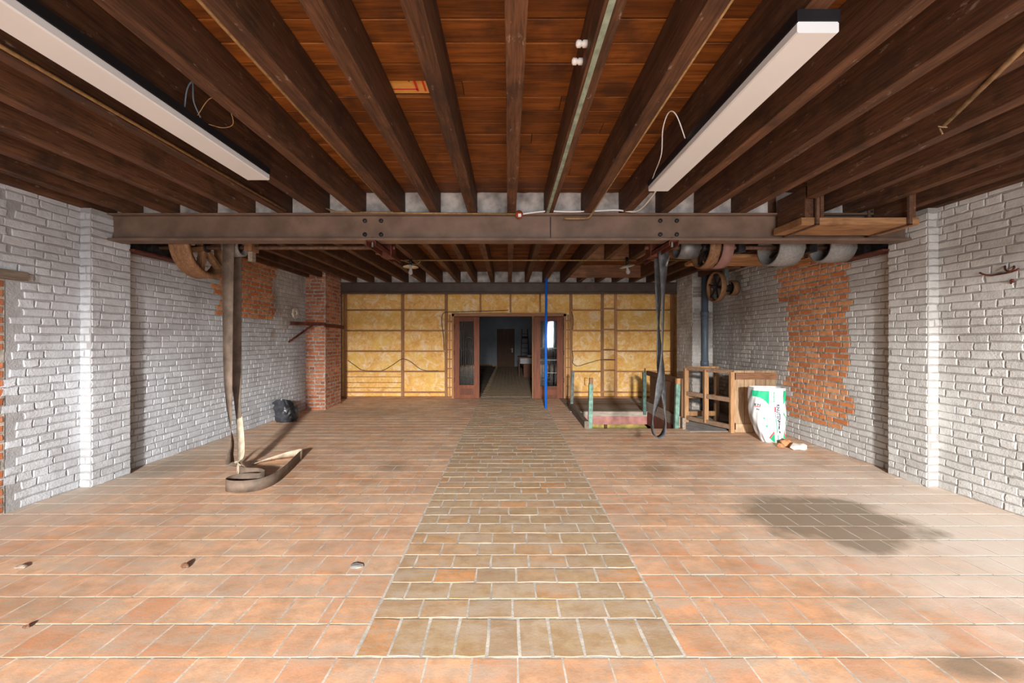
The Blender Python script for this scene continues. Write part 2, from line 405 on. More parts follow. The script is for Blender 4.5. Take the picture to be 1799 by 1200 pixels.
def emit_pieces(parent, items, name, limit=300, minpx=9.0, stuff=None):
    """items: (variant list, index, matrix, size); the largest in view become objects, the rest one joined part"""
    sc = []
    for it in items:
        p = it[2].translation; x, y = proj(p)
        a = it[2] @ V((it[3][0]/2, it[3][1]/2, 0)); b = it[2] @ V((-it[3][0]/2, -it[3][1]/2, 0))
        ok = p.y > .6 and -60 < x < 1860 and -60 < y < 1260
        (ax, ay), (bx, by) = proj(a), proj(b)
        sc.append((max(abs(ax-bx), abs(ay-by)) * (abs(ax-bx)*abs(ay-by)+.1) if ok and max(abs(ax-bx), abs(ay-by)) > minpx else -1))
    order = sorted(range(len(items)), key=lambda k: -sc[k])
    pick = [k for k in order[:limit] if sc[k] > 0]; ps = set(pick)
    for k in pick:
        vl, i, M, sz = items[k]
        o = bpy.data.objects.new(name, vl[i][0]); COL.objects.link(o); o.parent = parent; o.matrix_basis = M
    rest = {}
    for k, it in enumerate(items):
        if k in ps: continue
        vl, i, M, sz = it; mn = vl[i][0].materials[0].name
        mb = rest.setdefault(mn, (MB(), vl[i][0].materials[0]))[0]
        g = vl[i][1]; mb.add([M @ V(v) for v in g[0]], g[1], g[2])
    for mn, (mb, m) in rest.items():
        me = mb.mesh(stuff or name+'work', None, False); me.materials.append(m)
        o = bpy.data.objects.new(stuff or name+'work', me); COL.objects.link(o); o.parent = parent; o['kind'] = 'stuff'
PITCH, BH, BLs, BLh = .0735, .0615, .215, .105
def lay_wall(parent, o, u, n, length, height, matfn, limit=300, z0=0.0, hdr=.4, wob=.006, D=.0075, seed=0, skip=None):
    """courses of bricks on a face: o origin (3d, foot), u along, n outward"""
    rr = random.Random(seed); o = V(o); u = V(u); n = V(n); up = V((0,0,1)); items = []; mort = MB()
    rot = Matrix((u, up, n)).transposed()
    nc = int(height/PITCH)
    for c in range(nc):
        z = z0+(c+.5)*PITCH; s = -rr.uniform(0, .2) if c % 2 else -rr.uniform(0, .05)
        hp = hdr if c % 2 else hdr*.45
        while s < length:
            L = BLh if rr.random() < hp else BLs
            a, b = max(s, .004), min(s+L, length-.004); s += L+.010
            if b-a < .03: continue
            cx = (a+b)/2; P = o+u*cx+up*z
            if skip and skip(P): continue
            mt = matfn(P); red = mt is not None and mt.startswith('red')
            if mt is None: continue
            Lk = BLh if (b-a) < .15 else BLs
            vl = variants((mt, Lk), Lk, BH, D, mt, 9, 1.5 if mt.startswith('paint') else 1.0, .005 if mt.startswith('paint') else .006)
            M = Matrix.Translation(P+n*rr.uniform(-.0015, .0018)+up*rr.uniform(-wob, wob)*.5) @ rot.to_4x4() @ Matrix.Rotation(rr.uniform(-.018, .018), 4, 'Z') @ Matrix.Rotation(rr.uniform(-.03, .03)*(.4 if red else 1), 4, 'X') @ Matrix.Diagonal(((b-a-(.007 if red else 0))/Lk, rr.uniform(.82, .92) if red else rr.uniform(.90, 1.08), .95 if red else rr.uniform(.7, 1.1), 1))
            items.append((vl, rr.randrange(9), M, (b-a, BH)))
            if mt.startswith('red'):
                e = .006; q = n*.0028
                c4 = [P+u*sx*((b-a)/2+e)+up*sy*(PITCH/2+.001)+q for sx, sy in ((-1,-1),(1,-1),(1,1),(-1,1))]
                mort.add(c4, [(0,1,2,3)])
    if mort.v: mort.build('mortar', 'mortar', parent, rec=False)['kind'] = 'stuff'
    emit_pieces(parent, items, 'brick', limit)

# ------------------------------------------------------------------ the setting
XL, XR, YB, ZC, ZJ = -4.12, 4.13, 9.43, 2.94, 2.687     # side walls, stud wall, ceiling boards, joist undersides
YF = -3.6
PX0, PX1, PY0 = -.692, .79, 1.73                           # paved path
TP = .203                                                  # tile pitch
HX0, HX1, HY0, HY1 = 1.27, 2.72, PY0+22*TP, PY0+29*TP      # hoist hatch in the floor
CX0, CY0 = 2.80, PY0+21*TP                                 # concrete corner
PIT = (3.44, XR, CY0+.02, 6.74)                            # stair pit by the right wall

floor = MB()
xs = [XL-.2, HX0, HX1, CX0, PIT[0], XR+.2]; ys = [YF, PIT[2], HY0, PIT[3], HY1, YB+.2]
for i in range(5):
    for k in range(5):
        mx, my = (xs[i]+xs[i+1])/2, (ys[k]+ys[k+1])/2
        if HX0 < mx < HX1 and HY0 < my < HY1: continue
        if PIT[0] < mx and PIT[2] < my < PIT[3]: continue
        floor.box((xs[i], ys[k], -.14), (xs[i+1], ys[k+1], 0.0))
fo = floor.build('floor', 'grout', None, rec=False)
tag(fo, 'orange terracotta tile floor with pale joints and a paved brown path', 'floor', kind='structure')
cc = MB(); cc.box((CX0, CY0, -.004), (PIT[0], YB, .007)); cc.box((PIT[0], PIT[3], -.004), (XR, YB, .007))
cc.build('concrete_screed', 'concrete', fo)
# terracotta tiles
tv = variants(('tile', 'full'), TP-.009, TP-.009, .0014, 'tile', 15, .7, .0012, 'tile')
items = []; rr = random.Random(3)
def tile(x0, x1, y0, y1):
    if x1-x0 < .025: return
    gx = rr.uniform(.003, .005); M = Matrix.Translation(((x0+x1)/2, (y0+y1)/2, rr.uniform(-.0004, .0004))) @ Matrix.Rotation(rr.uniform(-.006, .006), 4, 'Z') @ \
        Matrix.Diagonal(((x1-x0-2*gx)/(TP-.009), 1, 1, 1))
    items.append((tv, rr.randrange(15), M, (x1-x0, TP)))
for k in range(-25, 38):
    y0 = PY0+k*TP; y1 = y0+TP
    if y1 > YB+.1: break
    spans = [(XL, PX0-.004), (PX1+.004, XR)] if k >= 0 else [(XL, XR)]
    for (a, b) in spans:
        subs = [(a, b)]
        if a > 0:
            if y0+.01 >= HY0 and y1-.01 <= HY1: subs = [(a, HX0-.06), (HX1+.01, CX0)]
            elif y0+.01 >= HY1: subs = [(a, HX0-.06)]
            elif y0+.01 >= CY0: subs = [(a, CX0)]
        for (p, q) in subs:
            if p == PX1+.004: c = p+TP; tile(p, min(c, q), y0, y1); off = (.5*(k % 2)+rr.uniform(-.12, .12))*TP; edges = [c]; e = c+TP*(.55 if k % 2 else 1.0)+rr.uniform(-.02, .02)
            elif q == PX0-.004:
                tile(q-TP, q, y0, y1); q = q-TP; edges = [p]; e = p+TP*(.5 if k % 2 else 1.0)+rr.uniform(-.02, .02)
            else: edges = [p]; e = p+TP*(.5 if k % 2 else 1.0)
            while e < q-.02: edges.append(e); e += TP+rr.uniform(-.004, .004)
            edges.append(q)
            for i in range(len(edges)-1): tile(edges[i], edges[i+1], y0, y1)
emit_pieces(fo, items, 'tile', 300, 8, 'tiles_beyond')
for k in range(9):
    yk = HY1+.225+k*.185
    if yk < YB-.03: timb('floor_plank', (HX0-.055, yk, -.012), (CX0-.004, yk, -.012), .181, .032, 'grey_floor', fo, n=4, jit=.001, ch=.003)
# brown pavers of the path: a soldier course at its end, then running bond
items = []; WP, LP = .145, .243
pv = variants(('path', 'p'), LP-.014, WP-.013, .0018, 'path', 13, 1.0, .0016, 'paver')
x = PX0
wv = (PX1-PX0)/10
for k in range(10):
    M = Matrix.Translation((PX0+(k+.5)*wv, PY0+LP/2, rr.uniform(-.001, .001))) @ Matrix.Rotation(math.pi/2+rr.uniform(-.012, .012), 4, 'Z') @ Matrix.Diagonal((1.0, (wv-.014)/(WP-.013), 1, 1))
    items.append((pv, rr.randrange(13), M, (LP, wv)))
y = PY0+LP; k = 0
while y < YB+.05:
    e = PX0+LP*(.42 if k % 2 else .95)+rr.uniform(-.03, .03); edges = [PX0]
    while e < PX1-.03: edges.append(e); e += LP+rr.uniform(-.006, .006)
    edges.append(PX1)
    for i in range(len(edges)-1):
        a, b = edges[i], edges[i+1]
        M = Matrix.Translation(((a+b)/2, y+WP/2, rr.uniform(-.001, .001))) @ Matrix.Rotation(rr.uniform(-.006, .006), 4, 'Z') @ Matrix.Diagonal(((b-a-.012)/(LP-.014), 1, 1, 1))
        items.append((pv, rr.randrange(13), M, (b-a, WP)))
    y += WP; k += 1
emit_pieces(fo, items, 'paver', 300, 6, 'pavers_beyond')

# side walls --------------------------------------------------------------
def wallbox(name, a, b, mat, label):
    return tag(boxo(name, a, b, mat), label, 'wall', kind='structure')
PYn, PYf, PD = 3.725, 4.11, .105                             # pilasters
NICHE = 3.18
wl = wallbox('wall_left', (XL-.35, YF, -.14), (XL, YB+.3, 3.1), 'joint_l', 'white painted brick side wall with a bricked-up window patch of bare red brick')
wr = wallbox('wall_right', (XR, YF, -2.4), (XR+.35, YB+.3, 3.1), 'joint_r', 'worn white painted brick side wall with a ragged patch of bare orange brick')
def jag(z, s): return .05*math.sin(z*31+s)+.04*math.sin(z*13+2*s)
def mat_l(P):
    if 5.45 < P.y < 6.79 and P.z > 1.76: return 'red'
    if P.y < NICHE: return None
    if P.y > 6.79 and P.y < 7.85 and 1.6+jag(P.y*3, 1)*3 < P.z: return 'paint_dirty'
    return 'paint_l'
lay_wall(wl, (XL, 1.6, 0), (0,1,0), (1,0,0), YB-1.6, 2.94, mat_l, 300, hdr=.78, seed=11)
def inpoly(x, y, poly):
    r = False; j = len(poly)-1
    for i in range(len(poly)):
        (a, b), (c, d) = poly[i], poly[j]
        if (b > y) != (d > y) and x < (c-a)*(y-b)/(d-b)+a: r = not r
        j = i
    return r
def wpx(px, py):
    yy = XR*F/(px-CX); return (yy, H-(py-CY)*yy/F)
RP = [wpx(*p) for p in ((1360,480),(1390,462),(1425,452),(1503,448),(1496,500),(1490,545),(1487,585),(1492,615),(1498,642),(1486,680),(1498,722),(1484,757),(1384,731),(1383,600),(1378,545),(1373,505))]
def mat_r(P):
    if inpoly(P.y, P.z, RP): return 'red'
    return 'paint_dirty' if (P.y > 6.1 and noise.noise(V((P.y*2, P.z*.8, 3))) > .25) else 'paint_r'
lay_wall(wr, (XR, YB, 0), (0,-1,0), (-1,0,0), YB-1.6, 2.94, mat_r, 300, hdr=.78, seed=12)
# pilasters carrying the beam
def pilaster(name, side, mt, seed):
    x0 = (XL if side < 0 else XR); x1 = x0-side*PD
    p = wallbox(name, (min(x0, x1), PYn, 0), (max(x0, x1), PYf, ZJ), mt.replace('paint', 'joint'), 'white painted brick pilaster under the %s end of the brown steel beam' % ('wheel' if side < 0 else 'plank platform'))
    f = lambda P: mt
    if side < 0: lay_wall(p, (x1, PYn, 0), (0,1,0), (1,0,0), PYf-PYn, ZJ, f, 120, seed=seed)
    else: lay_wall(p, (x1, PYf, 0), (0,-1,0), (-1,0,0), PYf-PYn, ZJ, f, 120, seed=seed)
    lay_wall(p, (min(x0, x1), PYn, 0), (1,0,0), (0,-1,0), PD, ZJ, f, 60, seed=seed+1, D=.006)
    return p
pilaster('wall_left_pilaster', -1, 'paint_l', 21)
pilaster('wall_right_pilaster', 1, 'paint_r', 31)
# bare brick piers under the rear beam
QX, QY0, QY1 = 3.72, 7.85, 8.58
pl = wallbox('wall_left_pier', (XL, QY0, 0), (-QX, QY1, 2.94), 'mortar', 'bare red brick pier carrying the rear beam beside the iron bracket')
lay_wall(pl, (XL, QY0, 0), (1,0,0), (0,-1,0), -QX-XL, 2.94, lambda P: 'red_d', 150, seed=41, hdr=.6)
lay_wall(pl, (-QX, QY0, 0), (0,1,0), (1,0,0), QY1-QY0, 2.94, lambda P: 'red_d', 150, seed=42, hdr=.6)
pr = wallbox('wall_right_pier', (QX, QY0, -.1), (XR, QY1, 2.94), 'paint_dirty', 'sooty whitewashed brick pier behind the grey drainpipe')
lay_wall(pr, (QX, QY0, 0), (1,0,0), (0,-1,0), XR-QX, 2.94, lambda P: 'paint_dirty' if noise.noise(P*3) > 0 else 'paint_r', 150, seed=43, hdr=.6)
lay_wall(pr, (QX, QY1, 0), (0,-1,0), (-1,0,0), QY1-QY0, 2.94, lambda P: 'paint_dirty', 150, seed=44, hdr=.6)
# bricked-up doorway at the near end of the left wall, under an old timber lintel
dn = empty('door_1', 'bricked-up doorway of bare brick under a weathered timber lintel', 'doorway', (XL, 2.7, 0), kind='structure')
def rel(o, p): return o
db = boxo('infill', (XL-.02, 2.2, 0), (XL+.003, NICHE-.02, 1.93), 'mortar'); db.parent = dn; db.matrix_parent_inverse = Matrix.Translation((-XL, -2.7, 0))
g = empty('tmp', '', ''); bpy.data.objects.remove(g)
items = []
def niche_wall():
    n0 = len(bpy.data.objects); before = set(bpy.data.objects)
    lay_wall(dn, (XL+.002, 2.2, 0), (0,1,0), (1,0,0), NICHE-2.22, 1.92, lambda P: 'red_d', 120, seed=51, D=.008)
    for o in set(bpy.data.objects)-before: o.matrix_parent_inverse = Matrix.Translation((-XL, -2.7, 0))
niche_wall()
li = timb('lintel', (XL+.005, 2.0, 1.955), (XL+.005, 3.28, 1.955), .10, .075, 'grey_wood'); li.parent = dn; li.matrix_parent_inverse = Matrix.Translation((-XL, -2.7, 0))
# white plaster band above niche / rest of wall near camera keeps plain painted brick behind
def mat_l2(P): return 'paint_l' if (P.y < NICHE and P.z > 2.0) else None
lay_wall(wl, (XL, 1.6, 0), (0,1,0), (1,0,0), NICHE-1.6, 2.94, mat_l2, 40, hdr=.45, seed=13)

# shop front behind the camera: door opening and two windows
wf = MB()
ops = [(-1.4, 1.5, 0, 2.50), (2.0, 2.74, .94, 2.6)]
cx = XL-.2
for (a, b, z0, z1) in ops:
    wf.box((cx, YF-.25, 0), (a, YF, 3.1)); wf.box((a, YF-.25, z1), (b, YF, 3.1))
    if z0 > 0: wf.box((a, YF-.25, 0), (b, YF, z0))
    cx = b
wf.box((cx, YF-.25, 0), (XR+.2, YF, 3.1))
tag(wf.build('wall_front', 'plaster', None, rec=False), 'plastered shop front wall with a wide door opening and a window', 'wall', kind='structure')
for k, (a, b, z0, z1) in enumerate(ops):
    if z0 == 0: continue
    w = empty('window_1', 'timber framed shop window beside the entrance', 'window', (0,0,0), kind='structure')
    fr = MB()
    for (p, q) in (((a, YF-.2, z0), (a+.06, YF-.1, z1)), ((b-.06, YF-.2, z0), (b, YF-.1, z1)), ((a, YF-.2, z0), (b, YF-.1, z0+.06)), ((a, YF-.2, z1-.06), (b, YF-.1, z1))): fr.box(p, q)
    fr.build('window_frame', 'door', w, rec=False); boxo('pane', (a+.05, YF-.16, z0+.05), (b-.05, YF-.155, z1-.05), 'glass', w)

cu = MB(); vs = []; fs = []  # unseen cloth, added to give the window's reflection its slanted edge
for j in range(9):
    v = j/8
    for i in range(9):
        for d in (0, .012): vs.append((1.94+(.40-.34*v)*i/8, YF+.06+.02*math.sin(i*2.2)+d, 2.72-1.85*v))
for j in range(8):
    for i in range(8):
        for d in (0, 1): k = j*18+i*2+d; fs.append((k, k+2, k+20, k+18))
tag(cu.add(vs, fs).build('reflection_drape', 'reflection_drape', None, True), 'unseen grey cloth added to slant the edge of the shop window reflection', 'reflection_drape')

# ceiling: boards across, joists along ----------------------------------------
ce = boxo('ceiling', (XL-.3, YF, ZC+.024), (XR+.3, YB+.3, ZC+.2), 'panel_d')
tag(ce, 'orange-brown board ceiling on dark timber joists', 'ceiling', kind='structure')
yy = YF; rr = random.Random(5); BW = .147
while yy < YB+.2:
    j = rr.uniform(-1.2, 1.2); dz = rr.uniform(-.003, .003)
    cuts = [XL-.1, j-2.3, j+.4, XR+.1]
    for i in range(3):
        if abs(yy-2.34) < BW/2 and i == 1:      # the gap with a cardboard sheet tucked in
            timb('board', (cuts[i], yy+BW/2, ZC+.012+dz), (-.80, yy+BW/2, ZC+.012+dz), BW-.006, .022, 'board', ce, n=3, jit=.001, ch=.003)
            timb('board', (-.36, yy+BW/2, ZC+.012+dz), (cuts[i+1]-.004, yy+BW/2, ZC+.012+dz), BW-.006, .022, 'board', ce, n=3, jit=.001, ch=.003)
        else:
            timb('board', (cuts[i], yy+BW/2, ZC+.012+dz), (cuts[i+1]-.004, yy+BW/2, ZC+.012+dz), BW-.004-rr.uniform(0, .004), .022, 'board', ce, n=4, jit=.001, ch=.003)
    yy += BW
JX = [.028+.384*n for n in range(-10, 11)]; JW, JH = .085, ZC-ZJ
meas = {-4: -1.512, -3: -1.114, -2: -.744, -1: -.364, 0: .028, 1: .398, 2: .784, 3: 1.182, 4: 1.557}
for n, x in meas.items(): JX[n+10] = x
JX = [-4.075]+JX+[4.085]
def joist(x, y0, y1):
    o = timb('joist', (x, y0, ZJ+JH/2), (x+rr.uniform(-.006, .006), y1, ZJ+JH/2), JW+rr.uniform(-.006, .004), JH, 'joist', ce, n=max(3, int((y1-y0)*2.2)), jit=.002, ch=.0035)
    return o
for k, x in enumerate(JX):
    joist(x, YF, 3.47 if abs(x-2.716) < .02 else 4.0)
    if HX0 < x < HX1-.05:
        joist(x, 4.0, 6.15); joist(x, 7.94, YB)
    else: joist(x, 4.0, YB)
for yq in (6.19, 7.90):
    timb('trimmer', (1.20, yq, ZJ+JH/2), (2.70, yq, ZJ+JH/2), .08, JH-.004, 'trim_x', ce, n=4)
for yq, zl in ((4.05, ZJ), (8.70, ZJ)):
    for i in range(len(JX)-1):
        a, b = JX[i]+JW/2-.004, JX[i+1]-JW/2+.004
        if b-a < .02: continue
        mb = MB(); mb.timber((a, yq, (zl+ZC)/2), (b, yq, (zl+ZC)/2), .10, ZC-zl, n=4, jit=.005, ch=.004, seed=i); mb.build('plaster_infill', 'plaster', ce)

# the two steel beams ---------------------------------------------------------
def ibeam(name, y, x0, x1, zt, h, fw, mat, label, bolts=()):
    e = empty(name, label, 'beam', ((x0+x1)/2, y, zt-h))
    inv = Matrix.Translation((-(x0+x1)/2, -y, -(zt-h)))
    def P(o): o.parent = e; o.matrix_parent_inverse = inv; return o
    P(timb('web', (x0, y, zt-h/2), (x1, y, zt-h/2), .03, h-.03, mat, n=12, jit=.0008))
    P(timb('flange', (x0, y, zt-.009), (x1, y, zt-.009), fw, .018, mat, n=12, jit=.0008))
    P(timb('flange', (x0, y, zt-h+.013), (x1, y, zt-h+.013), fw, .026, mat, n=12, jit=.0008))
    for (bx, bz) in bolts:
        m = MB(); m.lathe([(0, 0), (.021, 0), (.021, .012), (.016, .019), (0, .02)], (bx, y-.015, bz), (0,-1,0), 12, False)
        P(m.build('bolt', 'iron', None, True))
    return e, P
BY = 3.945
bz = [at(0, 388, BY-.02).z, at(0, 412, BY-.02).z]
bolts = [(at(px, 0, BY-.02).x, z) for px in (641, 669.5, 1160, 1189) for z in bz]
be, PB = ibeam('steel_beam', BY, XL+PD-.02, XR-PD+.02, ZJ+.002, .275, .15, 'beam', 'long brown painted steel beam with round bolts across the whole room', bolts)
PB(boxo('joint_plate', (at(967, 0, BY).x-.006, BY-.021, ZJ-.24), (at(967, 0, BY).x+.004, BY-.012, ZJ-.02), 'iron'))
ibeam('steel_beam', 8.63, -QX-.05, QX+.05, ZJ+.002, .245, .15, 'beam_d', 'dark brown rear beam above the yellow insulated stud wall')

# back stud wall with insulation ------------------------------------------------
wb = empty('wall_back', 'stud wall filled with yellow mineral wool between brown timber battens', 'wall', (0,0,0), kind='structure')
bx = lambda px: (px-CX)*YB/F
bzz = lambda py: H-(py-CY)*YB/F
DX0, DX1, DZ = bx(796.5), bx(992), bzz(553)
for (a, b) in ((XL-.1, DX0), (DX1, XR+.1)): boxo('backing', (a, YB+.06, 0), (b, YB+.22, 3.1), 'grey_wall', wb)
boxo('backing', (DX0, YB+.06, DZ), (DX1, YB+.22, 3.1), 'grey_wall', wb)
ZT = 2.80
def stud(px, z0, z1, w=.07, y=YB): timb('stud', (bx(px), y, z0), (bx(px), y, z1), .05, w, 'stud', wb, up=(1,0,0), n=5)
for px in (607, 707.5, 784, 1003, 1058, 1081.5): stud(px, 0, ZT)
stud(1181, 0, ZT, .09); stud(790, 0, DZ, .035); stud(998, 0, DZ, .035)
for px in (844, 897, 949): stud(px, DZ+.06, ZT, .04)
def batten(p0, p1, py, h=.035): timb('batten', (bx(p0), YB-.012, bzz(py)), (bx(p1), YB-.012, bzz(py)), .03, h, 'stud_x', wb, n=4)
def wool(p0, p1, y0, y1):
    x0, x1, z1, z0 = bx(p0), bx(p1), bzz(y0), bzz(y1); nx, nz = 12, 7; mb = MB(); vs = []; fs = []
    sd = R.random()*50
    for j in range(nz+1):
        for i in range(nx+1):
            u, v = i/nx, j/nz; e = min(1, 6*min(u, 1-u, v, 1-v)*1.0)
            d = .012+.020*math.sqrt(max(e, 0))+.012*noise.noise(V((u*4+sd, v*2.5, 0)))*e
            vs.append((x0+(x1-x0)*u, YB+.03-d, z0+(z1-z0)*v))
    for j in range(nz):
        for i in range(nx): a = j*(nx+1)+i; fs.append((a, a+1, a+nx+2, a+nx+1))
    mb.add(vs, fs); mb.build('insulation_panel', 'wool', wb, True, rec=False)
ZTp = CY-(ZT-H)*F/YB
rowsL = [ZTp, 545, 581, 617, 652.5, 689, 697]
for (p, q) in ((607, 707.5), (707.5, 784)):
    for i in range(6): wool(p, q, rowsL[i], rowsL[i+1])
    for r in rowsL[1:6]: batten(p, q, r)
for r in (662, 672, 681): batten(607, 707.5, r, .012)
for (p, q) in ((1003, 1058), (1081.5, 1181)):
    for i in range(6): wool(p, q, rowsL[i], rowsL[i+1])
    for r in rowsL[1:6]: batten(p, q, r)
rowsN = [ZTp, 542.5, 579, 614.5, 632, 650.5, 688, 697]
for i in range(7): wool(1058, 1081.5, rowsN[i], rowsN[i+1])
for r in rowsN[1:7]: batten(1058, 1081.5, r)
for (p, q) in ((784, 844), (844, 897), (897, 949), (949, 1003)): wool(p, q, ZTp, 550)
wool(784, 797, 549, 697); wool(990, 1003, 549, 697); wool(600, 607, ZTp, 697); wool(1181, 1192, ZTp, 697)
for k in range(8):
    z = 565+k*16.5
    batten(785, 796, z, .02); batten(993, 1002, z-2, .02)
for (p, q) in ((600, 796), (993, 1190)): timb('sole_plate', (bx(p), YB-.01, .02), (bx(q), YB-.01, .02), .09, .045, 'stud_x', wb)
boxo('side_board', (bx(1186), 8.62, bzz(590)), (bx(1188.5), 9.3, bzz(520)), 'panel', wb)
# cables stapled to the stud wall
def cable(name, pts, r, mat, label, group=None):
    o = MB().tube(catmull(pts, 7), r, 6).build(name, mat, None, True); return tag(o, label, 'cable', group)
wp = lambda px, py: at(px, py, YB-.035)
cable('black_cable', [wp(*p) for p in ((611,633),(622,641),(636,650),(655,652),(672,651),(690,641),(703,632),(711,631),(722,636),(738,648),(752,651.5),(770,651))], .008, 'cable_k', 'dark cable swagging in two waves over the yellow insulation')
cable('black_cable', [wp(*p) for p in ((780,615),(779,590),(776,565),(778,552),(785,548.5),(800,548),(840,547),(870,546),(893,545))], .008, 'cable_k', 'dark cable running up beside and over the doorway frame')
cable('black_cable', [wp(*p) for p in ((1005,616),(1007,630),(1006,637),(1014,643),(1030,639),(1050,633),(1060,632),(1081,632))], .008, 'cable_k', 'dark cable drooping across the insulation beside the ladder-like battens')
cable('black_cable', [wp(*p) for p in ((1004,548),(1006.5,556),(1007,570),(1006,579))], .007, 'cable_k', 'short dark cable end hanging beside the door frame')

# doorway with glazed side panels -----------------------------------------------
d2 = empty('door_2', 'varnished brown doorway with two glazed panels opening to a dark room', 'door', (0,0,0), kind='structure')
FY = YB-.03
def fr(name, a, b, mat='door', par=None, y0=None, y1=None):   # box from px rect at the wall plane
    y0 = FY-.04 if y0 is None else y0; y1 = FY+.12 if y1 is None else y1
    return boxo(name, (bx(a[0]), y0, bzz(b[1])), (bx(b[0]), y1, bzz(a[1])), mat, par or d2)
fr('door_frame', (794.5, 552), (798.5, 699.8), 'stud'); fr('door_frame', (989.5, 552), (994, 699.8), 'stud'); fr('door_frame', (794.5, 551), (994, 556), 'stud_x')
def leaf(x0, x1, gx0, gx1, gy0, gy1, nm):
    lf = fr('leaf', (x0, 557), (gx0, 699))            # hanging stile is the leaf's own mesh
    fr('stile', (gx1, 557), (x1, 699), 'door', lf); fr('rail', (gx0, 557), (gx1, gy0), 'door', lf, FY-.035, FY+.11)
    fr('rail', (gx0, gy1), (gx1, 699), 'door', lf, FY-.035, FY+.11)
    fr('bottom_panel', (gx0+1, gy1+6), (gx1-1, 693), 'door', lf, FY-.042, FY-.03)
    fr('pane', (gx0, gy0), (gx1, gy1), 'glass', lf, FY+.03, FY+.036)
    mid = (gx0+gx1)/2; w = (gx1-gx0); m = MB(); Y0 = FY+.026
    P = lambda px, py: V((bx(px), Y0, bzz(py)))
    for t in (.12, .28, .42, .58, .72, .88):
        m.tube([P(gx0+w*t, gy0+1 if t in (.12, .28) else gy0+34+8*abs(t-.5)), P(gx0+w*t, gy1-1)], .004, 5)
    for cxp, cyp, rx, ry in ((mid+w*.14, gy0+34, w*.25, 6), (mid, gy0+56, w*.4, 7)):
        m.tube([P(cxp+rx*math.cos(a), cyp-ry*math.sin(a)) for a in [math.pi*i/10 for i in range(11)]], .005, 5)
    for q in (8, 14): m.tube([P(gx0, gy1-q), P(gx1, gy1-q)], .004, 5)
    m.build('leading', 'steel', lf, True)
    return lf
leaf(798, 842.5, 807.5, 833, 565, 676, 'l'); lr = leaf(937, 988.5, 949, 978, 564.5, 678, 'r')
for q in (612, 632.5, 655): fr('glazing_bar', (949, q-.6), (978, q+.6), 'steel', lr, FY+.02, FY+.03)
fr('leaf_edge', (934.5, 556), (937.5, 699), 'stud', lr)
for px, s in ((796, 1), (992, -1)):
    for py in (575, 620, 668):
        m = MB().tube([at(px+s*2, py-4, FY-.05), at(px+s*2, py+4, FY-.05)], .012, 8); m.build('hinge', 'strap', d2, True)

# the dark room beyond -----------------------------------------------------------
FYR = 20.6
fb = boxo('floor_back_room', (-4.2, YB+.2, -.1), (4.6, FYR+1.3, 0), 'dark_floor'); tag(fb, 'dusty dark floor of the room beyond the doorway', 'floor', kind='structure')
pvb = MB()
for k in range(76):
    for i in range(6):
        a = PX0+i*.247+(.12 if k % 2 else 0); yk = YB+.2+k*.145
        pvb.box((a, yk, -.01), (min(a+.236, PX1), yk+.134, .005))
o = pvb.build('paver_strip', 'path', fb, rec=False); o['kind'] = 'stuff'
tag(boxo('ceiling_back_room', (-4.2, YB+.2, 2.95), (4.6, FYR+1.3, 3.05), 'panel_d'), 'dark ceiling of the room beyond the doorway', 'ceiling', kind='structure')
tag(boxo('wall_back_room_left', (-4.3, YB+.2, 0), (-4.1, FYR+1.3, 3.0), 'grey_wall'), 'plain side wall of the dark room beyond the doorway', 'wall', kind='structure')
tag(boxo('wall_back_room_right', (4.5, YB+.2, 0), (4.7, FYR+1.3, 3.0), 'grey_wall'), 'plain right wall of the dark room beyond the doorway', 'wall', kind='structure')
fx = lambda px: (px-CX)*FYR/F
fz = lambda py: H-(py-CY)*FYR/F
wfar = MB()
wfar.box((fx(865), FYR, 0), (4.6, FYR+.2, 3.0))
wfar.box((-4.2, FYR+.8, 0), (fx(865), FYR+1.0, 3.0)); wfar.box((fx(865), FYR+.2, 0), (fx(865)+.1, FYR+.8, 3.0))
wfo = wfar.build('wall_far', 'grey_wall', None, rec=False); tag(wfo, 'grey far wall of the dark room beyond the doorway', 'wall', kind='structure')
for nm, a, b, y in (('baseboard_far', -4.2, fx(865), FYR+.785), ('baseboard_far_right', fx(865), fx(872), FYR-.015)):
    tag(boxo(nm, (a, y, 0), (b, y+.02, .07), 'plank'), 'brown skirting board along the %s grey far wall' % ('recessed' if 'right' not in nm else 'short stretch of'), 'skirting', kind='structure')
d3 = empty('door_3', 'closed dark brown flush door with a pale lever handle', 'door', (0,0,0), kind='structure')
boxo('leaf', (fx(873), FYR-.03, 0), (fx(904), FYR+.01, fz(578)), 'panel_d', d3)
hd = boxo('handle_plate', (fx(899.2), FYR-.045, fz(619)), (fx(900.8), FYR-.03, fz(611.5)), 'diff', d3)
MB().tube([(fx(900), FYR-.07, fz(613.5)), (fx(896.5), FYR-.07, fz(613.5))], .012, 8).build('lever', 'diff', hd, True)
# ladder leaning on the far wall
ld = empty('stepladder', 'narrow dark ladder leaning on the far grey wall', 'ladder', (fx(922), FYR-.5, 0))
def relp(par, o): o.parent = par; o.matrix_parent_inverse = par.matrix_basis.inverted(); return o
lt = V((0, FYR-.05, fz(578))); 
def lp(px, t): return V((fx(px), FYR-.45+.38*t, t*fz(578)))
for a, b in ((914.5, 917), (929, 926.5)): relp(ld, timb('rail', lp(a, 0), lp(b, 1), .04, .05, 'panel_d', None))
for q in range(7):
    t = .12+q*.125; relp(ld, timb('rung', lp(914.5+2.5*t, t), lp(929-2.5*t, t), .05, .03, 'panel_d', None, n=1))
relp(ld, timb('tread', lp(916.4, .78), lp(927, .78), .22, .03, 'panel_d', None, up=(0,.3,1), n=1))
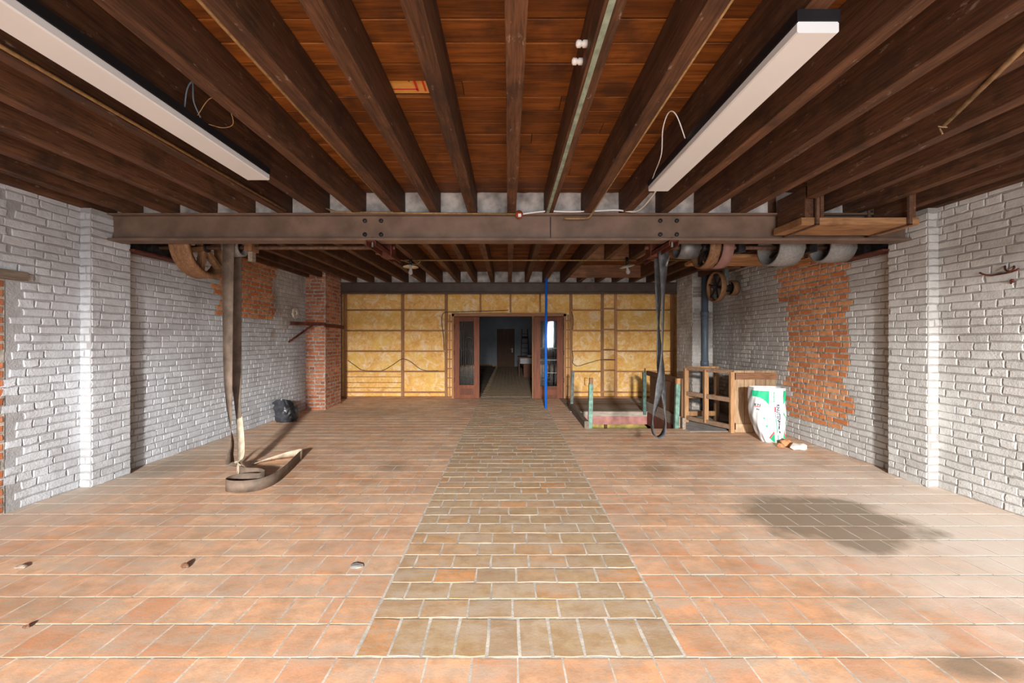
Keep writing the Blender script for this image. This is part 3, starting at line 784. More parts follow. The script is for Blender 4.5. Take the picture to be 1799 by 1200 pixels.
# desk with white front
ds = empty('counter_desk', 'brown desk with a pale front board beside the doorway panel', 'desk', (1.1, 15.1, 0))
ty = 14.7; zt = at(0, 627, ty).z; x0 = at(911.5, 0, ty).x
relp(ds, boxo('top', (x0-.02, ty-.05, zt-.05), (2.4, ty+.9, zt), 'door', None)); relp(ds, boxo('front_board', (x0+.05, ty, zt-.26), (2.4, ty+.04, zt-.05), 'white_board', None))
relp(ds, boxo('pedestal', (at(920, 0, ty).x, ty+.05, 0), (2.3, ty+.8, zt-.24), 'door', None)); relp(ds, boxo('side_panel', (x0, ty+.3, 0), (x0+.04, ty+.85, zt-.05), 'panel_d', None))
for k in range(2): tag(MB().timber((.72+.3*k, ty+.25, zt+.03), (.95+.3*k, ty+.3, zt+.03), .2, .06).build('paper_stack', ('white_board', 'green_d')[k], None), ('loose pale papers', 'dark green folder')[k]+' lying on the brown desk', ('papers', 'folder')[k])

# floor hatch ---------------------------------------------------------------------
ht = empty('hatch_shaft', 'square hoist opening in the floor lined with pink and yellow boards', 'hatch', ((HX0+HX1)/2, (HY0+HY1)/2, -1.2), kind=None)
relp(ht, boxo('edge_plank', (HX0-.06, HY1-.02, -.085), (HX1+.05, HY1+.14, .012), 'grey_wood_x', None))
relp(ht, boxo('pink_board', (HX0, HY1-.012, -.24), (HX1, HY1+.06, -.085), 'pink', None))
relp(ht, boxo('pink_board', (HX1-.012, HY0, -.24), (HX1+.05, HY1+.06, .004), 'pinkd', None)); relp(ht, boxo('pink_board', (HX0-.05, HY0, -.24), (HX0+.012, HY1+.06, .004), 'pink', None))
relp(ht, boxo('near_joist', (HX0-.05, HY0-.06, -.24), (HX1+.05, HY0, -.006), 'grey_wood_x', None))
for (a, b) in ((HX0-.2, 1.95), (1.98, HX1+.2)): relp(ht, boxo('yellow_panel', (a, HY1+.30, -2.4), (b, HY1+.34, -.24), 'yellow', None))
relp(ht, boxo('divider', (1.94, HY1+.22, -2.4), (1.99, HY1+.29, -.24), 'panel_d', None))
relp(ht, boxo('shaft_wall', (HX0-.25, HY0-.1, -2.4), (HX0-.2, HY1+.34, -.14), 'yellow', None)); relp(ht, boxo('shaft_wall', (HX1+.2, HY0-.1, -2.4), (HX1+.25, HY1+.34, -.14), 'panel_d', None))
relp(ht, boxo('shaft_wall', (HX0-.25, HY0-.15, -2.4), (HX1+.25, HY0-.1, -.14), 'panel_d', None)); relp(ht, boxo('shaft_floor', (HX0-.25, HY0-.15, -2.45), (HX1+.25, HY1+.34, -2.4), 'concrete', None))
tag(timb('curb_plank', (HX0-.03, HY0-.02, .055), (HX0+.0, HY1+.45, .06), .07, .13, 'grey_wood', None), 'weathered grey plank on edge along the open side of the hatch', 'plank')
tag(timb('curb_plank', (HX1+.02, HY0+.04, .09), (HX1+.02, HY1+.1, .09), .035, .20, 'grey_wood', None), 'wide grey board on edge below the dark hatch panel', 'plank')
def post(base, h, w, mat, tip, label, lean=(0,0)):
    e = empty('hatch_post', label, 'post', base, 'square posts around the floor hatch')
    b = V(base); t = b+V((lean[0], lean[1], h)); c = b.lerp(t, 1-tip/h) if tip else t
    relp(e, timb('shaft', b, c, w, w, mat, None, up=(0,1,0), n=4, jit=.003))
    if tip: relp(e, timb('bare_tip', c, t, w*.9, w*.9, 'rail_z', None, up=(0,1,0), n=2, jit=.002))
    return e
pp = post((HX0+.035, HY0+.05, -.05), .855, .065, 'green', .10, 'mint green square post with a bare wood tip and a wire hook', (.02, 0))
relp(pp, MB().tube([(HX0-.0, HY0+.05, .80), (HX0-.045, HY0+.05, .81), (HX0-.05, HY0+.05, .70), (HX0-.035, HY0+.05, .685)], .006, 6).build('wire_hook', 'rust', None, True))
post((HX0+.0, HY1+.25, 0), .79, .055, 'green_g', 0, 'dull grey-green square post at the far end of the plank curb', (.03, 0))
pq = post((HX1-.06, HY1+.0, -.05), .83, .065, 'green_d', 0, 'dark green square post with an iron pin, at the far corner of the hatch')
relp(pq, MB().tube([(HX1-.05, HY1, .75), (HX1-.045, HY1, .86)], .010, 6).build('pin', 'iron', None, True))
post((HX1-.03, HY0+.04, -.01), .81, .065, 'green', .09, 'mint green square post with a split wood tip beside the dark hatch panel', (.03, 0))
tag(timb('stub_post', (HX1+.06, HY0-.03, 0), (HX1+.06, HY0-.03, .18), .05, .05, 'grey_wood', None, up=(0,1,0), n=2), 'short grey wooden stub at the foot of a mint green post', 'post')
hp = empty('boarded_screen', 'dark brown boarded panel standing on edge along the hatch', 'panel', (HX1+.07, (HY0+HY1)/2, .0))
for k in range(7):
    a = HY0+.1+k*.2; relp(hp, timb('plank', (HX1+.055, a, .19), (HX1+.055, a, .80+.0*k), .025, .195, 'panel_d', None, up=(0,1,0), n=2))
relp(hp, timb('top_rail', (HX1+.03, HY0+.02, .76), (HX1+.03, HY1+.1, .76), .03, .09, 'panel_d', None))
relp(hp, boxo('foot', (HX1+.045, HY0+.04, 0), (HX1+.075, HY1+.06, .2), 'panel_d', None))

# guard rails of the stair pit and the plank gate
A, B, Cc = V((3.05, 6.68, 0)), V((3.41, 5.93, 0)), V((3.62, 6.76, 0))
gr = empty('guard_rail', 'open timber guard rail running from the plank gate towards the hatch', 'railing', A)
M1 = A.lerp(B, .46)
Z1 = V((0,0,1))
for p, z0, w in ((A, 0, .07), (M1, .07, .07), (B, 0, .06)):
    relp(gr, timb('post', p+Z1*z0, p+Z1*.93, w, w, 'rail_z', None, up=(0,1,0), n=3))
for z, h in ((.93, .06), (.50, .07), (.085, .07)):
    relp(gr, timb('rail', A+Z1*z, B+Z1*z, .05, h, 'rail_x', None, n=3))
g2 = empty('timber_railing', 'short timber frame behind the guard rail, reaching towards the drainpipe', 'railing', A+V((.3, .05, 0)))
for z, h in ((.93, .06), (.44, .06), (.14, .08)):
    relp(g2, timb('rail', A+V((.03, .05, z)), Cc+Z1*z, .05, h, 'rail_z', None, n=2))
relp(g2, timb('post', Cc+Z1*0, Cc+Z1*.96, .07, .06, 'rail_z', None, up=(0,1,0), n=3))
pg = empty('plank_gate', 'pale plank gate with dark top batten between the guard rail and the brick wall', 'gate', (3.76, 5.93, 0))
x0, x1 = 3.445, 4.10; n = 4
for k in range(n):
    w = (x1-x0)/n; relp(pg, timb('plank', (x0+w*(k+.5), 5.95, .012), (x0+w*(k+.5), 5.95, .95), w-.006, .024, 'panel', None, up=(0,1,0), n=3, jit=.002))
relp(pg, timb('top_batten', (x0, 5.925, .865), (x1, 5.925, .865), .025, .10, 'trim_x', None)); relp(pg, timb('bottom_batten', (x0, 5.925, .07), (x0+.27, 5.925, .07), .025, .13, 'panel', None))
for z in (.10, .86): relp(pg, MB().box((x0-.012, 5.905, z-.05), (x0+.012, 5.92, z+.05)).build('hinge', 'iron', None))
# pit lining
pit = MB(); pit.box((PIT[0]-.1, PIT[2]-.1, -1.6), (XR, PIT[3]+.1, -1.55)); pit.box((PIT[0]-.06, PIT[2], -1.6), (PIT[0], PIT[3], -.1)); pit.box((PIT[0], PIT[3], -1.6), (XR, PIT[3]+.06, -.02)); pit.box((PIT[0], PIT[2]-.06, -1.6), (XR, PIT[2], -.1))
tag(pit.build('stair_pit', 'pinkd', None, rec=False), 'dark red lined stair pit in the floor behind the plank gate', 'pit', kind='structure')

# paper sack -----------------------------------------------------------------------
SB = V((3.60, 5.42, 0))
def sack(u, v, off=0.0):
    """u angle (0 = towards the camera), v 0..1 up the sack"""
    h = .76*v
    hw = .125+.09*min(1, (h/.36))**.7 if h < .36 else .215
    hd = .075+.07*min(1, (h/.28))**.6 if h < .28 else .145
    cxs = .075*(1-min(1, h/.5))**1.5
    e = .62
    s, c = math.sin(u), math.cos(u)
    px = (abs(s)**e)*(1 if s > 0 else -1); py = (abs(c)**e)*(1 if c > 0 else -1)
    wr = .006*math.sin(u*7+h*15)*(1-v)+.004*math.sin(u*11-h*23)
    nrm = V((px/hw, -py/hd, 0)).normalized()
    p = V((cxs+px*hw, -py*hd, h))+nrm*(wr+off)
    yaw = -.10; return SB+V((p.x*math.cos(yaw)-p.y*math.sin(yaw), p.x*math.sin(yaw)+p.y*math.cos(yaw), p.z))
bag = empty('paper_sack', 'open white paper sack with green corners and dark lettering, against the plank gate', 'sack', SB)
def patch(u0, u1, v0, v1, nu, nv, off, keep=None):
    mb = MB(); vs = [sack(u0+(u1-u0)*i/nu, v0+(v1-v0)*j/nv, off) for j in range(nv+1) for i in range(nu+1)]; fs = []
    for j in range(nv):
        for i in range(nu):
            uu, vv = u0+(u1-u0)*(i+.5)/nu, v0+(v1-v0)*(j+.5)/nv
            if keep and not keep(uu, vv): continue
            a = j*(nu+1)+i; fs.append((a, a+1, a+nu+2, a+nu+1))
    return mb.add(vs, fs)
sk = patch(-math.pi, math.pi, 0, 1, 128, 40, 0); relp(bag, sk.build('sack_body', 'paper', None, True, rec=False))
relp(bag, patch(-math.pi, math.pi, .55, 1, 48, 8, -.012).build('sack_lining', 'paper', None, True, rec=False))
relp(bag, MB().add([sack(2*math.pi*i/24, 0.0) for i in range(24)], [tuple(range(24))]).build('sack_bottom', 'paper', None, rec=False))
relp(bag, MB().add([sack(2*math.pi*i/24, 0.8, -.01) for i in range(24)], [tuple(range(24))]).build('sack_filling', 'stone', None, rec=False))
def XU(x): x = max(-1.0, min(1.0, x)); return math.asin(math.copysign(abs(x)**(1/.62), x))
def print_patch(x0, x1, v0, v1, fn, mt, nu=20, nv=20):
    mb = MB(); g = lambda i, j: (x0+(x1-x0)*i/nu, v0+(v1-v0)*j/nv); fs = []
    vs = [sack(XU(g(i, j)[0]), g(i, j)[1], .0045) for j in range(nv+1) for i in range(nu+1)]
    for j in range(nv):
        for i in range(nu):
            x, v = g(i+.5, j+.5)
            if fn is None or fn(x, v): a = j*(nu+1)+i; fs.append((a, a+1, a+nu+2, a+nu+1))
    if fs: relp(bag, mb.add(vs, fs).build('print', mt, None, True, rec=False))
for a in (
    (-.99, -.2, .68, .95, lambda x, v: v > .84-.14*((x+1)/.8)**2.2, 'ink_g'),
    (.68, .995, .68, .95, lambda x, v: v > .70+.16*((x-.68)/.32)**.8, 'ink_g'),
    (.70, .98, .30, .56, lambda x, v: abs(v-(.545-.24*((x-.72)/.26)**1.3 if x > .72 else .545)) < .022, 'ink_g'),
    (-.44, -.05, .02, .19, lambda x, v: v < .075+.30*(x+.44) and v > .085-.22*(x+.44), 'ink_g'),
    (-.46, -.06, .07, .24, lambda x, v: .082+.30*(x+.44) < v < .112+.30*(x+.44), 'ink_r'),
    (.74, .87, .09, .19, lambda x, v: v < .185-.75*(x-.74), 'ink_g'), (.73, .90, .09, .23, lambda x, v: .19-.75*(x-.74) < v < .225-.75*(x-.74), 'ink_r'),
    (.07, .13, .735, .94, lambda x, v: int(v*140) % 5 != 0, 'ink_g'), (.11, .18, .575, .67, None, 'ink_r'), (.15, .18, .47, .56, lambda x, v: int(v*160) % 4 != 0, 'ink_r'),
    (.15, .19, .20, .45, lambda x, v: int(v*160) % 4 != 0, 'ink_g'), (.19, .26, .01, .155, lambda x, v: int(v*150) % 5 != 0, 'ink_g'),
    (-.92, -.66, .655, .668, None, 'ink_r'), (-.58, -.50, .445, .475, None, 'ink_g'), (-.54, -.42, .29, .34, lambda x, v: int(v*90) % 3 != 0, 'ink_g'),
    (.30, .44, .175, .225, lambda x, v: (x-.30)/.14 > 1-(v-.175)/.05, 'ink_k')): print_patch(*a)
def sack_text(txt, x0, vtop, size, mt, vert=True):
    cu = bpy.data.curves.new('text', 'FONT'); cu.body = txt; cu.size = 1.0; cu.resolution_u = 3; cu.offset = .018
    t = bpy.data.objects.new('text', cu); COL.objects.link(t); bpy.context.view_layer.update()
    me = t.evaluated_get(bpy.context.evaluated_depsgraph_get()).to_mesh(); vs = [v.co.copy() for v in me.vertices]; fs = [tuple(p.vertices) for p in me.polygons]
    bpy.data.objects.remove(t); out = []
    for v in vs:
        a, b = v.x*size, v.y*size
        out.append(sack(XU(x0+b/.215), vtop-a/.76, .0065) if vert else sack(XU(x0+a/.215), vtop+b/.76, .0065))
    relp(bag, MB().add(out, fs).build('lettering', mt, None, rec=False))
sack_text('KNUTEN', .23, .715, .058, 'ink_k')
print_patch(.29, .38, .25, .42, lambda x, v: int(v*170) % 4 != 0, 'ink_k')
sack_text('EN', -.93, .675, .046, 'ink_k', False); sack_text('N', -.86, .60, .034, 'ink_k', False)

def rock(name, c, r, mat, label, cat, group=None, sq=.6, seed=0):
    bm = bmesh.new(); bmesh.ops.create_icosphere(bm, subdivisions=2, radius=1)
    for v in bm.verts:
        d = 1+.35*noise.noise(v.co*1.6+V((seed, 0, 0))); v.co = V((v.co.x*r[0], v.co.y*r[1], max(v.co.z, -sq)*r[2]))*d
    mz = min(v.co.z for v in bm.verts)
    for v in bm.verts: v.co.z -= mz
    me = bpy.data.meshes.new(name); bm.to_mesh(me); bm.free(); me.materials.append(MT[mat])
    o = bpy.data.objects.new(name, me); COL.objects.link(o); o.location = c; return tag(o, label, cat, group)
rock('broken_brick', fl(1381, 784), (.075, .05, .06), 'rub_red', 'jagged lump of broken orange brick beside the paper sack', 'rubble', None, .6, 3)
rock('broken_brick', fl(1369, 785)+V((-.0, -.03, 0)), (.045, .04, .035), 'rub_red', 'smaller orange brick chip at the foot of the paper sack', 'rubble', None, .6, 9)
rock('mortar_lump', fl(1403, 790), (.11, .06, .05), 'stone', 'pale flat lump of mortar by the wall, next to the broken brick', 'rubble', None, .6, 5)

# bin bag ----------------------------------------------------------------------------
BB = V((-3.87, 6.75, 0))
bb = empty('bin_bag', 'crumpled black plastic rubbish bag slumped against the white wall near the brick pier', 'bag', BB)
mb = MB(); nu, nv = 64, 30; vs = []; fs = []
for j in range(nv+1):
    v = j/nv
    for i in range(nu):
        u = 2*math.pi*i/nu; cu_, su_ = math.cos(u), math.sin(u)
        rad = .175*math.sin(min(1, v*1.6+.55)*math.pi/2)*(1-.30*max(0, v-.5)/.5)
        q = V((cu_*1.5, su_*1.5, v*2.6))
        fold = 1+.30*(abs(noise.noise(q*1.7))-.2)+.16*noise.noise(q*.8+V((4, 0, 0)))+.05*math.sin(u*11+v*5)*v
        lean = max(0, -cu_)**3*v**4                      # the loose rim flops over on one side
        z = .40*v**.8-.05*v**3*(1+su_)-.06*lean
        vs.append(BB+V((rad*fold*cu_-.05*v**2-.10*lean, rad*.9*fold*su_+.02*v, max(z, 0))))
for j in range(nv):
    for i in range(nu): k = j*nu+i; l = j*nu+(i+1) % nu; fs.append((k, l, l+nu, k+nu))
fs.append(tuple(reversed(range(nu)))); mb.add(vs, fs); relp(bb, mb.build('film', 'binbag', None, True, rec=False))
relp(bb, MB().lathe([(0, .0), (.05, -.01), (.095, -.05), (.08, -.12)], BB+V((-.02, .0, .33)), (0, -.3, 1), 10, False).build('rubbish', 'crust', None, True))

# ceiling light fittings ----------------------------------------------------------------
def fitting(x0, x1, y0, y1, label):
    e = empty('ceiling_light', label, 'light', ((x0+x1)/2, (y0+y1)/2, ZJ-.09), 'linear light fittings under the joists')
    relp(e, boxo('housing', (x0, y0, ZJ-.045), (x1, y1, ZJ+.001), 'black', None))
    m = MB().timber(((x0+x1)/2, y0+.004, ZJ-.0665), ((x0+x1)/2, y1-.004, ZJ-.0665), x1-x0-.004, .044, ch=.006); relp(e, m.build('diffuser', 'diff', None))
    return e
fitting(1.105, 1.27, 1.485, 3.08, 'long white strip light in a black housing, its cable running to the red junction box')
fitting(-1.935, -1.765, 1.26, 2.865, 'long white strip light in a black housing with a loose grey wire loop above it')

# line shafts, pulleys, belts --------------------------------------------------------------
SY, SZ = 4.42, 2.47
def pulley(par, x0, x1, r, mrim, mface, spokes=4, seed=0, groove=False):
    w = x1-x0; xm = (x0+x1)/2
    if groove: prof = [(r, -w/2), (r+.008, -w/2+.015), (r-.006, -w*.28), (r+.004, -w*.22), (r+.004, 0), (r-.004, .02), (r+.004, .035), (r, w/2), (r-.05, w/2), (r-.05, -w/2)]
    else: prof = [(r, -w/2), (r+.006, 0), (r, w/2), (r-.022, w/2), (r-.022, -w/2)]
    p = relp(par, MB().lathe(prof, (xm, SY, SZ), (1,0,0), 40).build('pulley', mrim, None, True))
    m = MB().lathe([(.02, -.05), (.055, -.05), (.055, .05), (.02, .05)], (xm, SY, SZ), (1,0,0), 16); h = m.build('hub', 'iron', p, True)
    h.matrix_parent_inverse = par.matrix_basis.inverted() if False else Matrix.Identity(4)
    h.matrix_parent_inverse = (p.matrix_parent_inverse.inverted() @ par.matrix_basis.inverted())
    for k in range(spokes):
        a = math.pi*k/spokes+seed; d = V((0, math.cos(a), math.sin(a))); c = V((xm, SY, SZ))
        s = timb('spoke', c-d*(r-.03), c+d*(r-.03), .05 if groove else .025, .075 if groove else .04, mface, None, up=(1,0,0), n=2)
        s.parent = p; s.matrix_parent_inverse = (p.matrix_parent_inverse.inverted() @ par.matrix_basis.inverted())
    return p
ls = empty('line_shaft', 'overhead drive shaft with a large wooden belt wheel by the white pilaster', 'machinery', (-2.7, SY, SZ))
relp(ls, MB().tube([(XL, SY, SZ), (-1.30, SY, SZ)], .024, 12).build('shaft', 'strap', None, True))
pulley(ls, -3.585, -3.385, .345, 'whl', 'whl', 3, .35, True)
pulley(ls, -3.21, -3.03, .10, 'whl_g', 'iron', 3, .2)
rs = empty('line_shaft', 'overhead drive shaft with four belt pulleys behind the steel beam', 'machinery', (2.8, SY, SZ))
relp(rs, MB().tube([(1.55, SY, SZ), (XR, SY, SZ)], .024, 12).build('shaft', 'strap', None, True))
X = lambda px: (px-CX)*SY/F
pulley(rs, X(1189), X(1222), .125, 'steel', 'iron', 3, .3)
pulley(rs, X(1230), X(1248), .235, 'whl', 'iron', 3, .1)
pulley(rs, X(1252), X(1270), .235, 'whl_p', 'whl', 3, .1)
pulley(rs, X(1350), X(1392), .205, 'whl_g', 'iron', 3, .6)
pulley(rs, X(1440), X(1484), .165, 'whl_g', 'iron', 3, .2)
for x in (2.62, 3.42):
    relp(rs, boxo('bearing', (x-.04, SY-.07, SZ-.06), (x+.04, SY+.07, SZ+.07), 'iron', None)); relp(rs, boxo('hanger', (x-.025, SY-.03, SZ+.05), (x+.025, SY+.03, ZJ+.02), 'iron', None))
relp(ls, boxo('bearing', (-2.97, SY-.07, SZ-.05), (-2.89, SY+.06, SZ+.06), 'whl', None)); relp(ls, boxo('hanger', (-2.955, SY-.03, SZ-.16), (-2.905, SY+.03, ZJ+.02), 'grey_wood', None))
def channel(x, y0, y1, label):
    e = empty('steel_channel', label, 'bracket', (x, (y0+y1)/2, 2.37)); z1 = 2.412; z0 = 2.36
    for (a, b) in (((x-.05, y0, z1-.009), (x+.05, y1, z1)), ((x-.05, y0, z0), (x-.041, y1, z1)), ((x+.041, y0, z0), (x+.05, y1, z1))): relp(e, boxo('flange', a, b, 'rust', None))
    relp(e, MB().tube([(x, y0+.05, z0-.005), (x, y0+.05, z1+.04)], .012, 8).build('bolt', 'steel', None, True))
    relp(e, boxo('bearing', (x-.06, SY-.08, z1-.06), (x+.06, SY+.08, SZ+.06), 'rust', None)); return e
channel(-1.375, 3.86, 4.75, 'dark red steel channel under the beam carrying the end of the wooden wheel shaft')
cr = channel(1.645, 3.86, 4.85, 'dark red steel channel under the beam above the hanging grey belt')
relp(cr, MB().tube([at(1176, 449, 4.2), at(1170, 468, 4.2)], .012, 8).build('rod', 'steel', None, True))
def wallbeam(x0, x1, y0, y1, label):
    e = empty('wall_bracket', label, 'bracket', ((x0+x1)/2, (y0+y1)/2, 2.36))
    relp(e, boxo('flange', (x0, y0, 2.36), (x1, y1, 2.378), 'rust', None)); relp(e, boxo('web', ((x0+x1)/2-.012, y0, 2.378), ((x0+x1)/2+.012, y1, 2.545), 'iron', None)); relp(e, boxo('flange', (x0, y0, 2.545), (x1, y1, 2.562), 'iron', None))
    relp(e, boxo('bearing', (x0+.02, SY-.1, 2.38), (x1-.02, SY+.1, 2.53), 'iron', None))
wallbeam(XL-.02, XL+.17, PYf-.02, 4.86, 'dark steel bearing bracket on the white wall above the wooden wheel')
wallbeam(XR-.19, XR+.02, PYf-.02, 4.70, 'dark steel bearing bracket on the white wall beside the grey pulleys')

def lerpw(keys, n):   # width directions interpolated over n samples
    out = []
    for k in range(n):
        t = k/(n-1)*(len(keys)-1); i = min(int(t), len(keys)-2); out.append(V(keys[i]).lerp(V(keys[i+1]), t-i).normalized())
    return out
Xv, Yv, Zv = (1,0,0), (0,1,0), (0,0,1)
hb = empty('drive_belt', 'long brown leather drive belt hanging from the shaft and coiled on the tiles', 'belt', (-2.9, 4.2, 0))
a1 = [(-3.10, 4.29, 2.52), (-3.10, 4.28, 2.2), (-3.095, 4.27, 1.6), (-3.085, 4.26, 1.0), (-3.06, 4.25, .60), (-3.03, 4.24, .30), (-3.02, 4.20, .16), (-2.97, 4.14, .085), (-2.90, 4.12, .085), (-2.86, 4.10, .10)]
w1 = [Xv, Xv, (1,-.15,0), (.95,-.3,0), (.8,-.6,0), (.35,-.95,0), (.15,-1,0), (.1,-1,.2), (.1,-.7,.7), (.3,-.7,.7)]
p1 = catmull(a1, 6); relp(hb, MB().ribbon(p1, lerpw(w1, len(p1)), .125, .007).build('front_strand', 'belt', None, True))
a2 = [(-3.17, 4.52, 2.50), (-3.17, 4.52, 2.1), (-3.16, 4.50, 1.5), (-3.13, 4.46, 1.0), (-3.08, 4.40, .72), (-3.02, 4.34, .535)]
p2 = catmull(a2, 6); relp(hb, MB().ribbon(p2, lerpw([Xv, Xv, (1,.1,0), (1,.1,0), (.9,-.4,0), (.85,-.5,0)], len(p2)), .105, .007).build('back_strand', 'belt', None, True))
ov = [(-3.10, 4.29, 2.50), (-3.10, 4.305, 2.555), (-3.10, 4.36, 2.585), (-3.10, 4.44, 2.585), (-3.155, 4.50, 2.55), (-3.17, 4.52, 2.49)]
po = catmull(ov, 5); relp(hb, MB().ribbon(po, lerpw([Xv, Xv], len(po)), .12, .007).build('over_shaft', 'belt', None, True))
a3 = [(-3.02, 4.34, .545), (-2.965, 4.28, .40), (-2.90, 4.20, .24), (-2.86, 4.13, .15), (-2.86, 4.08, .09), (-2.80, 4.03, .065)]
p3 = catmull(a3, 6); relp(hb, MB().ribbon(p3, lerpw([(.9,-.4,.2), (.9,-.35,.3), (.85,-.3,.4), (.7,-.1,.7), (-.3,.3,.9), (0,.1,1)], len(p3)), .115, .007).build('pale_strand', 'belt_p', None, True))
sp = [(-2.80, 4.03), (-2.70, 3.97), (-2.55, 3.95), (-2.44, 3.88), (-2.45, 3.80), (-2.55, 3.80), (-2.66, 3.75), (-2.665, 3.65), (-2.58, 3.60), (-2.45, 3.60), (-2.34, 3.66), (-2.30, 3.82), (-2.33, 4.05), (-2.39, 4.30), (-2.45, 4.55)]
p4 = catmull([(a, b, .058) for a, b in sp], 6)
relp(hb, MB().ribbon(p4, [V((.0, .0, 1.0)) for k in p4], .110, .007).build('coiled_length', 'belt', None, True))
p5 = catmull([(-2.45, 4.55, .058), (-2.47, 4.63, .056), (-2.53, 4.68, .052), (-2.65, 4.62, .044), (-2.80, 4.50, .026), (-2.92, 4.41, .010)], 5)
relp(hb, MB().ribbon(p5, lerpw([(0,0,1), (0,.2,1), (.15,-.25,.95), (.3,-.45,.8), (.45,-.65,.5), (.58,-.8,.05)], len(p5)), .105, .006).build('flat_end', 'belt_p', None, True))
a6 = [(1.715, 4.30, 2.40), (1.71, 4.30, 1.9), (1.70, 4.30, 1.3), (1.68, 4.32, .9), (1.640, 4.36, .62), (1.622, 4.39, .46), (1.65, 4.40, .345), (1.70, 4.40, .312), (1.755, 4.40, .36), (1.775, 4.40, .50), (1.765, 4.40, .75), (1.735, 4.43, 1.1), (1.72, 4.46, 1.6), (1.725, 4.46, 2.40)]
w6 = [Xv, (.6,.8,0), (.45,.9,0), (.9,.4,0), (.6,.8,0), (.1,1,0), (0,1,0), (0,1,0), (0,1,0), (.25,1,0), (.7,.7,0), (.9,.4,0), (.5,.85,0), Xv]
# the ribbon direction flips at the bottom of the loop, so the second half mirrors the first
p6 = catmull(a6, 7); gb = MB().ribbon(p6, lerpw(w6, len(p6)), .112, .007)
p7 = catmull([(1.715, 4.30, 2.39), (1.715, 4.31, 2.47), (1.72, 4.36, 2.515), (1.72, 4.41, 2.515), (1.725, 4.46, 2.47), (1.725, 4.46, 2.39)], 4); gb.ribbon(p7, lerpw([Xv, Xv], len(p7)), .112, .007)
tag(gb.build('drive_belt', 'belt_g', None, True), 'dark grey rubber belt hanging in a narrow loop near the floor hatch', 'belt')

# plank platforms hung on iron straps
pf = empty('hung_platform', 'thick plank hung below the joists on iron straps in front of the beam', 'platform', (3.15, 3.68, 2.46))
relp(pf, timb('plank', (2.80, 3.68, 2.492), (3.70, 3.68, 2.492), .37, .064, 'plank', None, n=5, jit=.002))
relp(pf, timb('plank', (2.64, 3.68, 2.492), (2.79, 3.68, 2.492), .37, .064, 'plank', None, n=2, jit=.002))
def strap(par, x, y0, y1, zt, zb):
    for (a, b) in (((x-.014, y0-.02, zb-.008), (x+.014, y0, zt)), ((x-.014, y1, zb-.008), (x+.014, y1+.014, zt)), ((x-.014, y0-.02, zb-.012), (x+.014, y1+.014, zb))):
        relp(par, boxo('strap', a, b, 'strap', None))
for x in (2.765, 3.595): strap(pf, x, 3.485, 3.865, ZJ+.15, 2.458)
relp(pf, timb('side_board', (2.83, 3.50, ZJ-.06), (2.83, 3.87, ZJ-.06), .03, .22, 'joist', None)); relp(pf, timb('side_board', (3.66, 3.50, ZJ-.05), (3.66, 3.87, ZJ-.05), .03, .24, 'joist', None))
relp(pf, timb('spacer', (2.72, 3.51, ZJ-.02), (2.72, 3.87, ZJ-.02), .08, .28, 'joist', None))
pf2 = empty('hung_platform', 'wide plank platform hung below the joists behind the pink pulley', 'platform', (3.2, 5.3, 2.46))
for k in range(3): relp(pf2, timb('plank', (2.45+.02*k, 5.0+.2*k, 2.485), (4.02, 5.0+.2*k, 2.485), .19, .045, 'plank', None, n=4))
for x in (2.72, 3.75): strap(pf2, x, 4.90, 5.50, ZJ+.05, 2.462)

# spoked wheel on a wall hanger
sw = empty('hanger_wheel', 'spoked iron belt wheel with a smaller pulley on a hanger by the sooty wall', 'machinery', (3.72, 6.85, 2.36))
wc = V((3.68, 6.88, at(0, 504, 6.88).z))
def wheel2(c, r, w, mat, sp):
    p = relp(sw, MB().lathe([(r, -w/2), (r+.004, 0), (r, w/2), (r-.02, w/2), (r-.02, -w/2)], c, (1,0,0), 36).build('wheel', mat, None, True))
    for k in range(sp):
        a = math.pi*k/sp+.3; d = V((0, math.cos(a), math.sin(a)))
        s = timb('spoke', c-d*(r-.01), c+d*(r-.01), .02, .03, 'iron', None, up=(1,0,0), n=1); s.parent = p; s.matrix_parent_inverse = p.matrix_parent_inverse.inverted() @ sw.matrix_basis.inverted()
wheel2(wc, .265, .085, 'whl', 3); wheel2(wc+V((.30, 0, -.02)), .13, .11, 'whl', 3)
relp(sw, MB().tube([wc+V((-.08,0,0)), wc+V((.42,0,0))], .022, 10).build('axle', 'iron', None, True))
relp(sw, MB().timber(wc+V((.17, 0, -.03)), wc+V((.17, 0, ZJ-wc.z+.02)), .07, .10, (0,1,0), ch=.015).build('hanger', 'green_g', None))
relp(sw, MB().lathe([(.0, -.07), (.07, -.06), (.07, .06), (.0, .07)], wc+V((.17, 0, -.02)), (1,0,0), 14, False).build('bearing', 'iron', None, True))
relp(sw, timb('ceiling_board', (3.4, 6.88, ZJ-.0), (4.05, 6.88, ZJ-.0), .22, .04, 'trim_x', None))

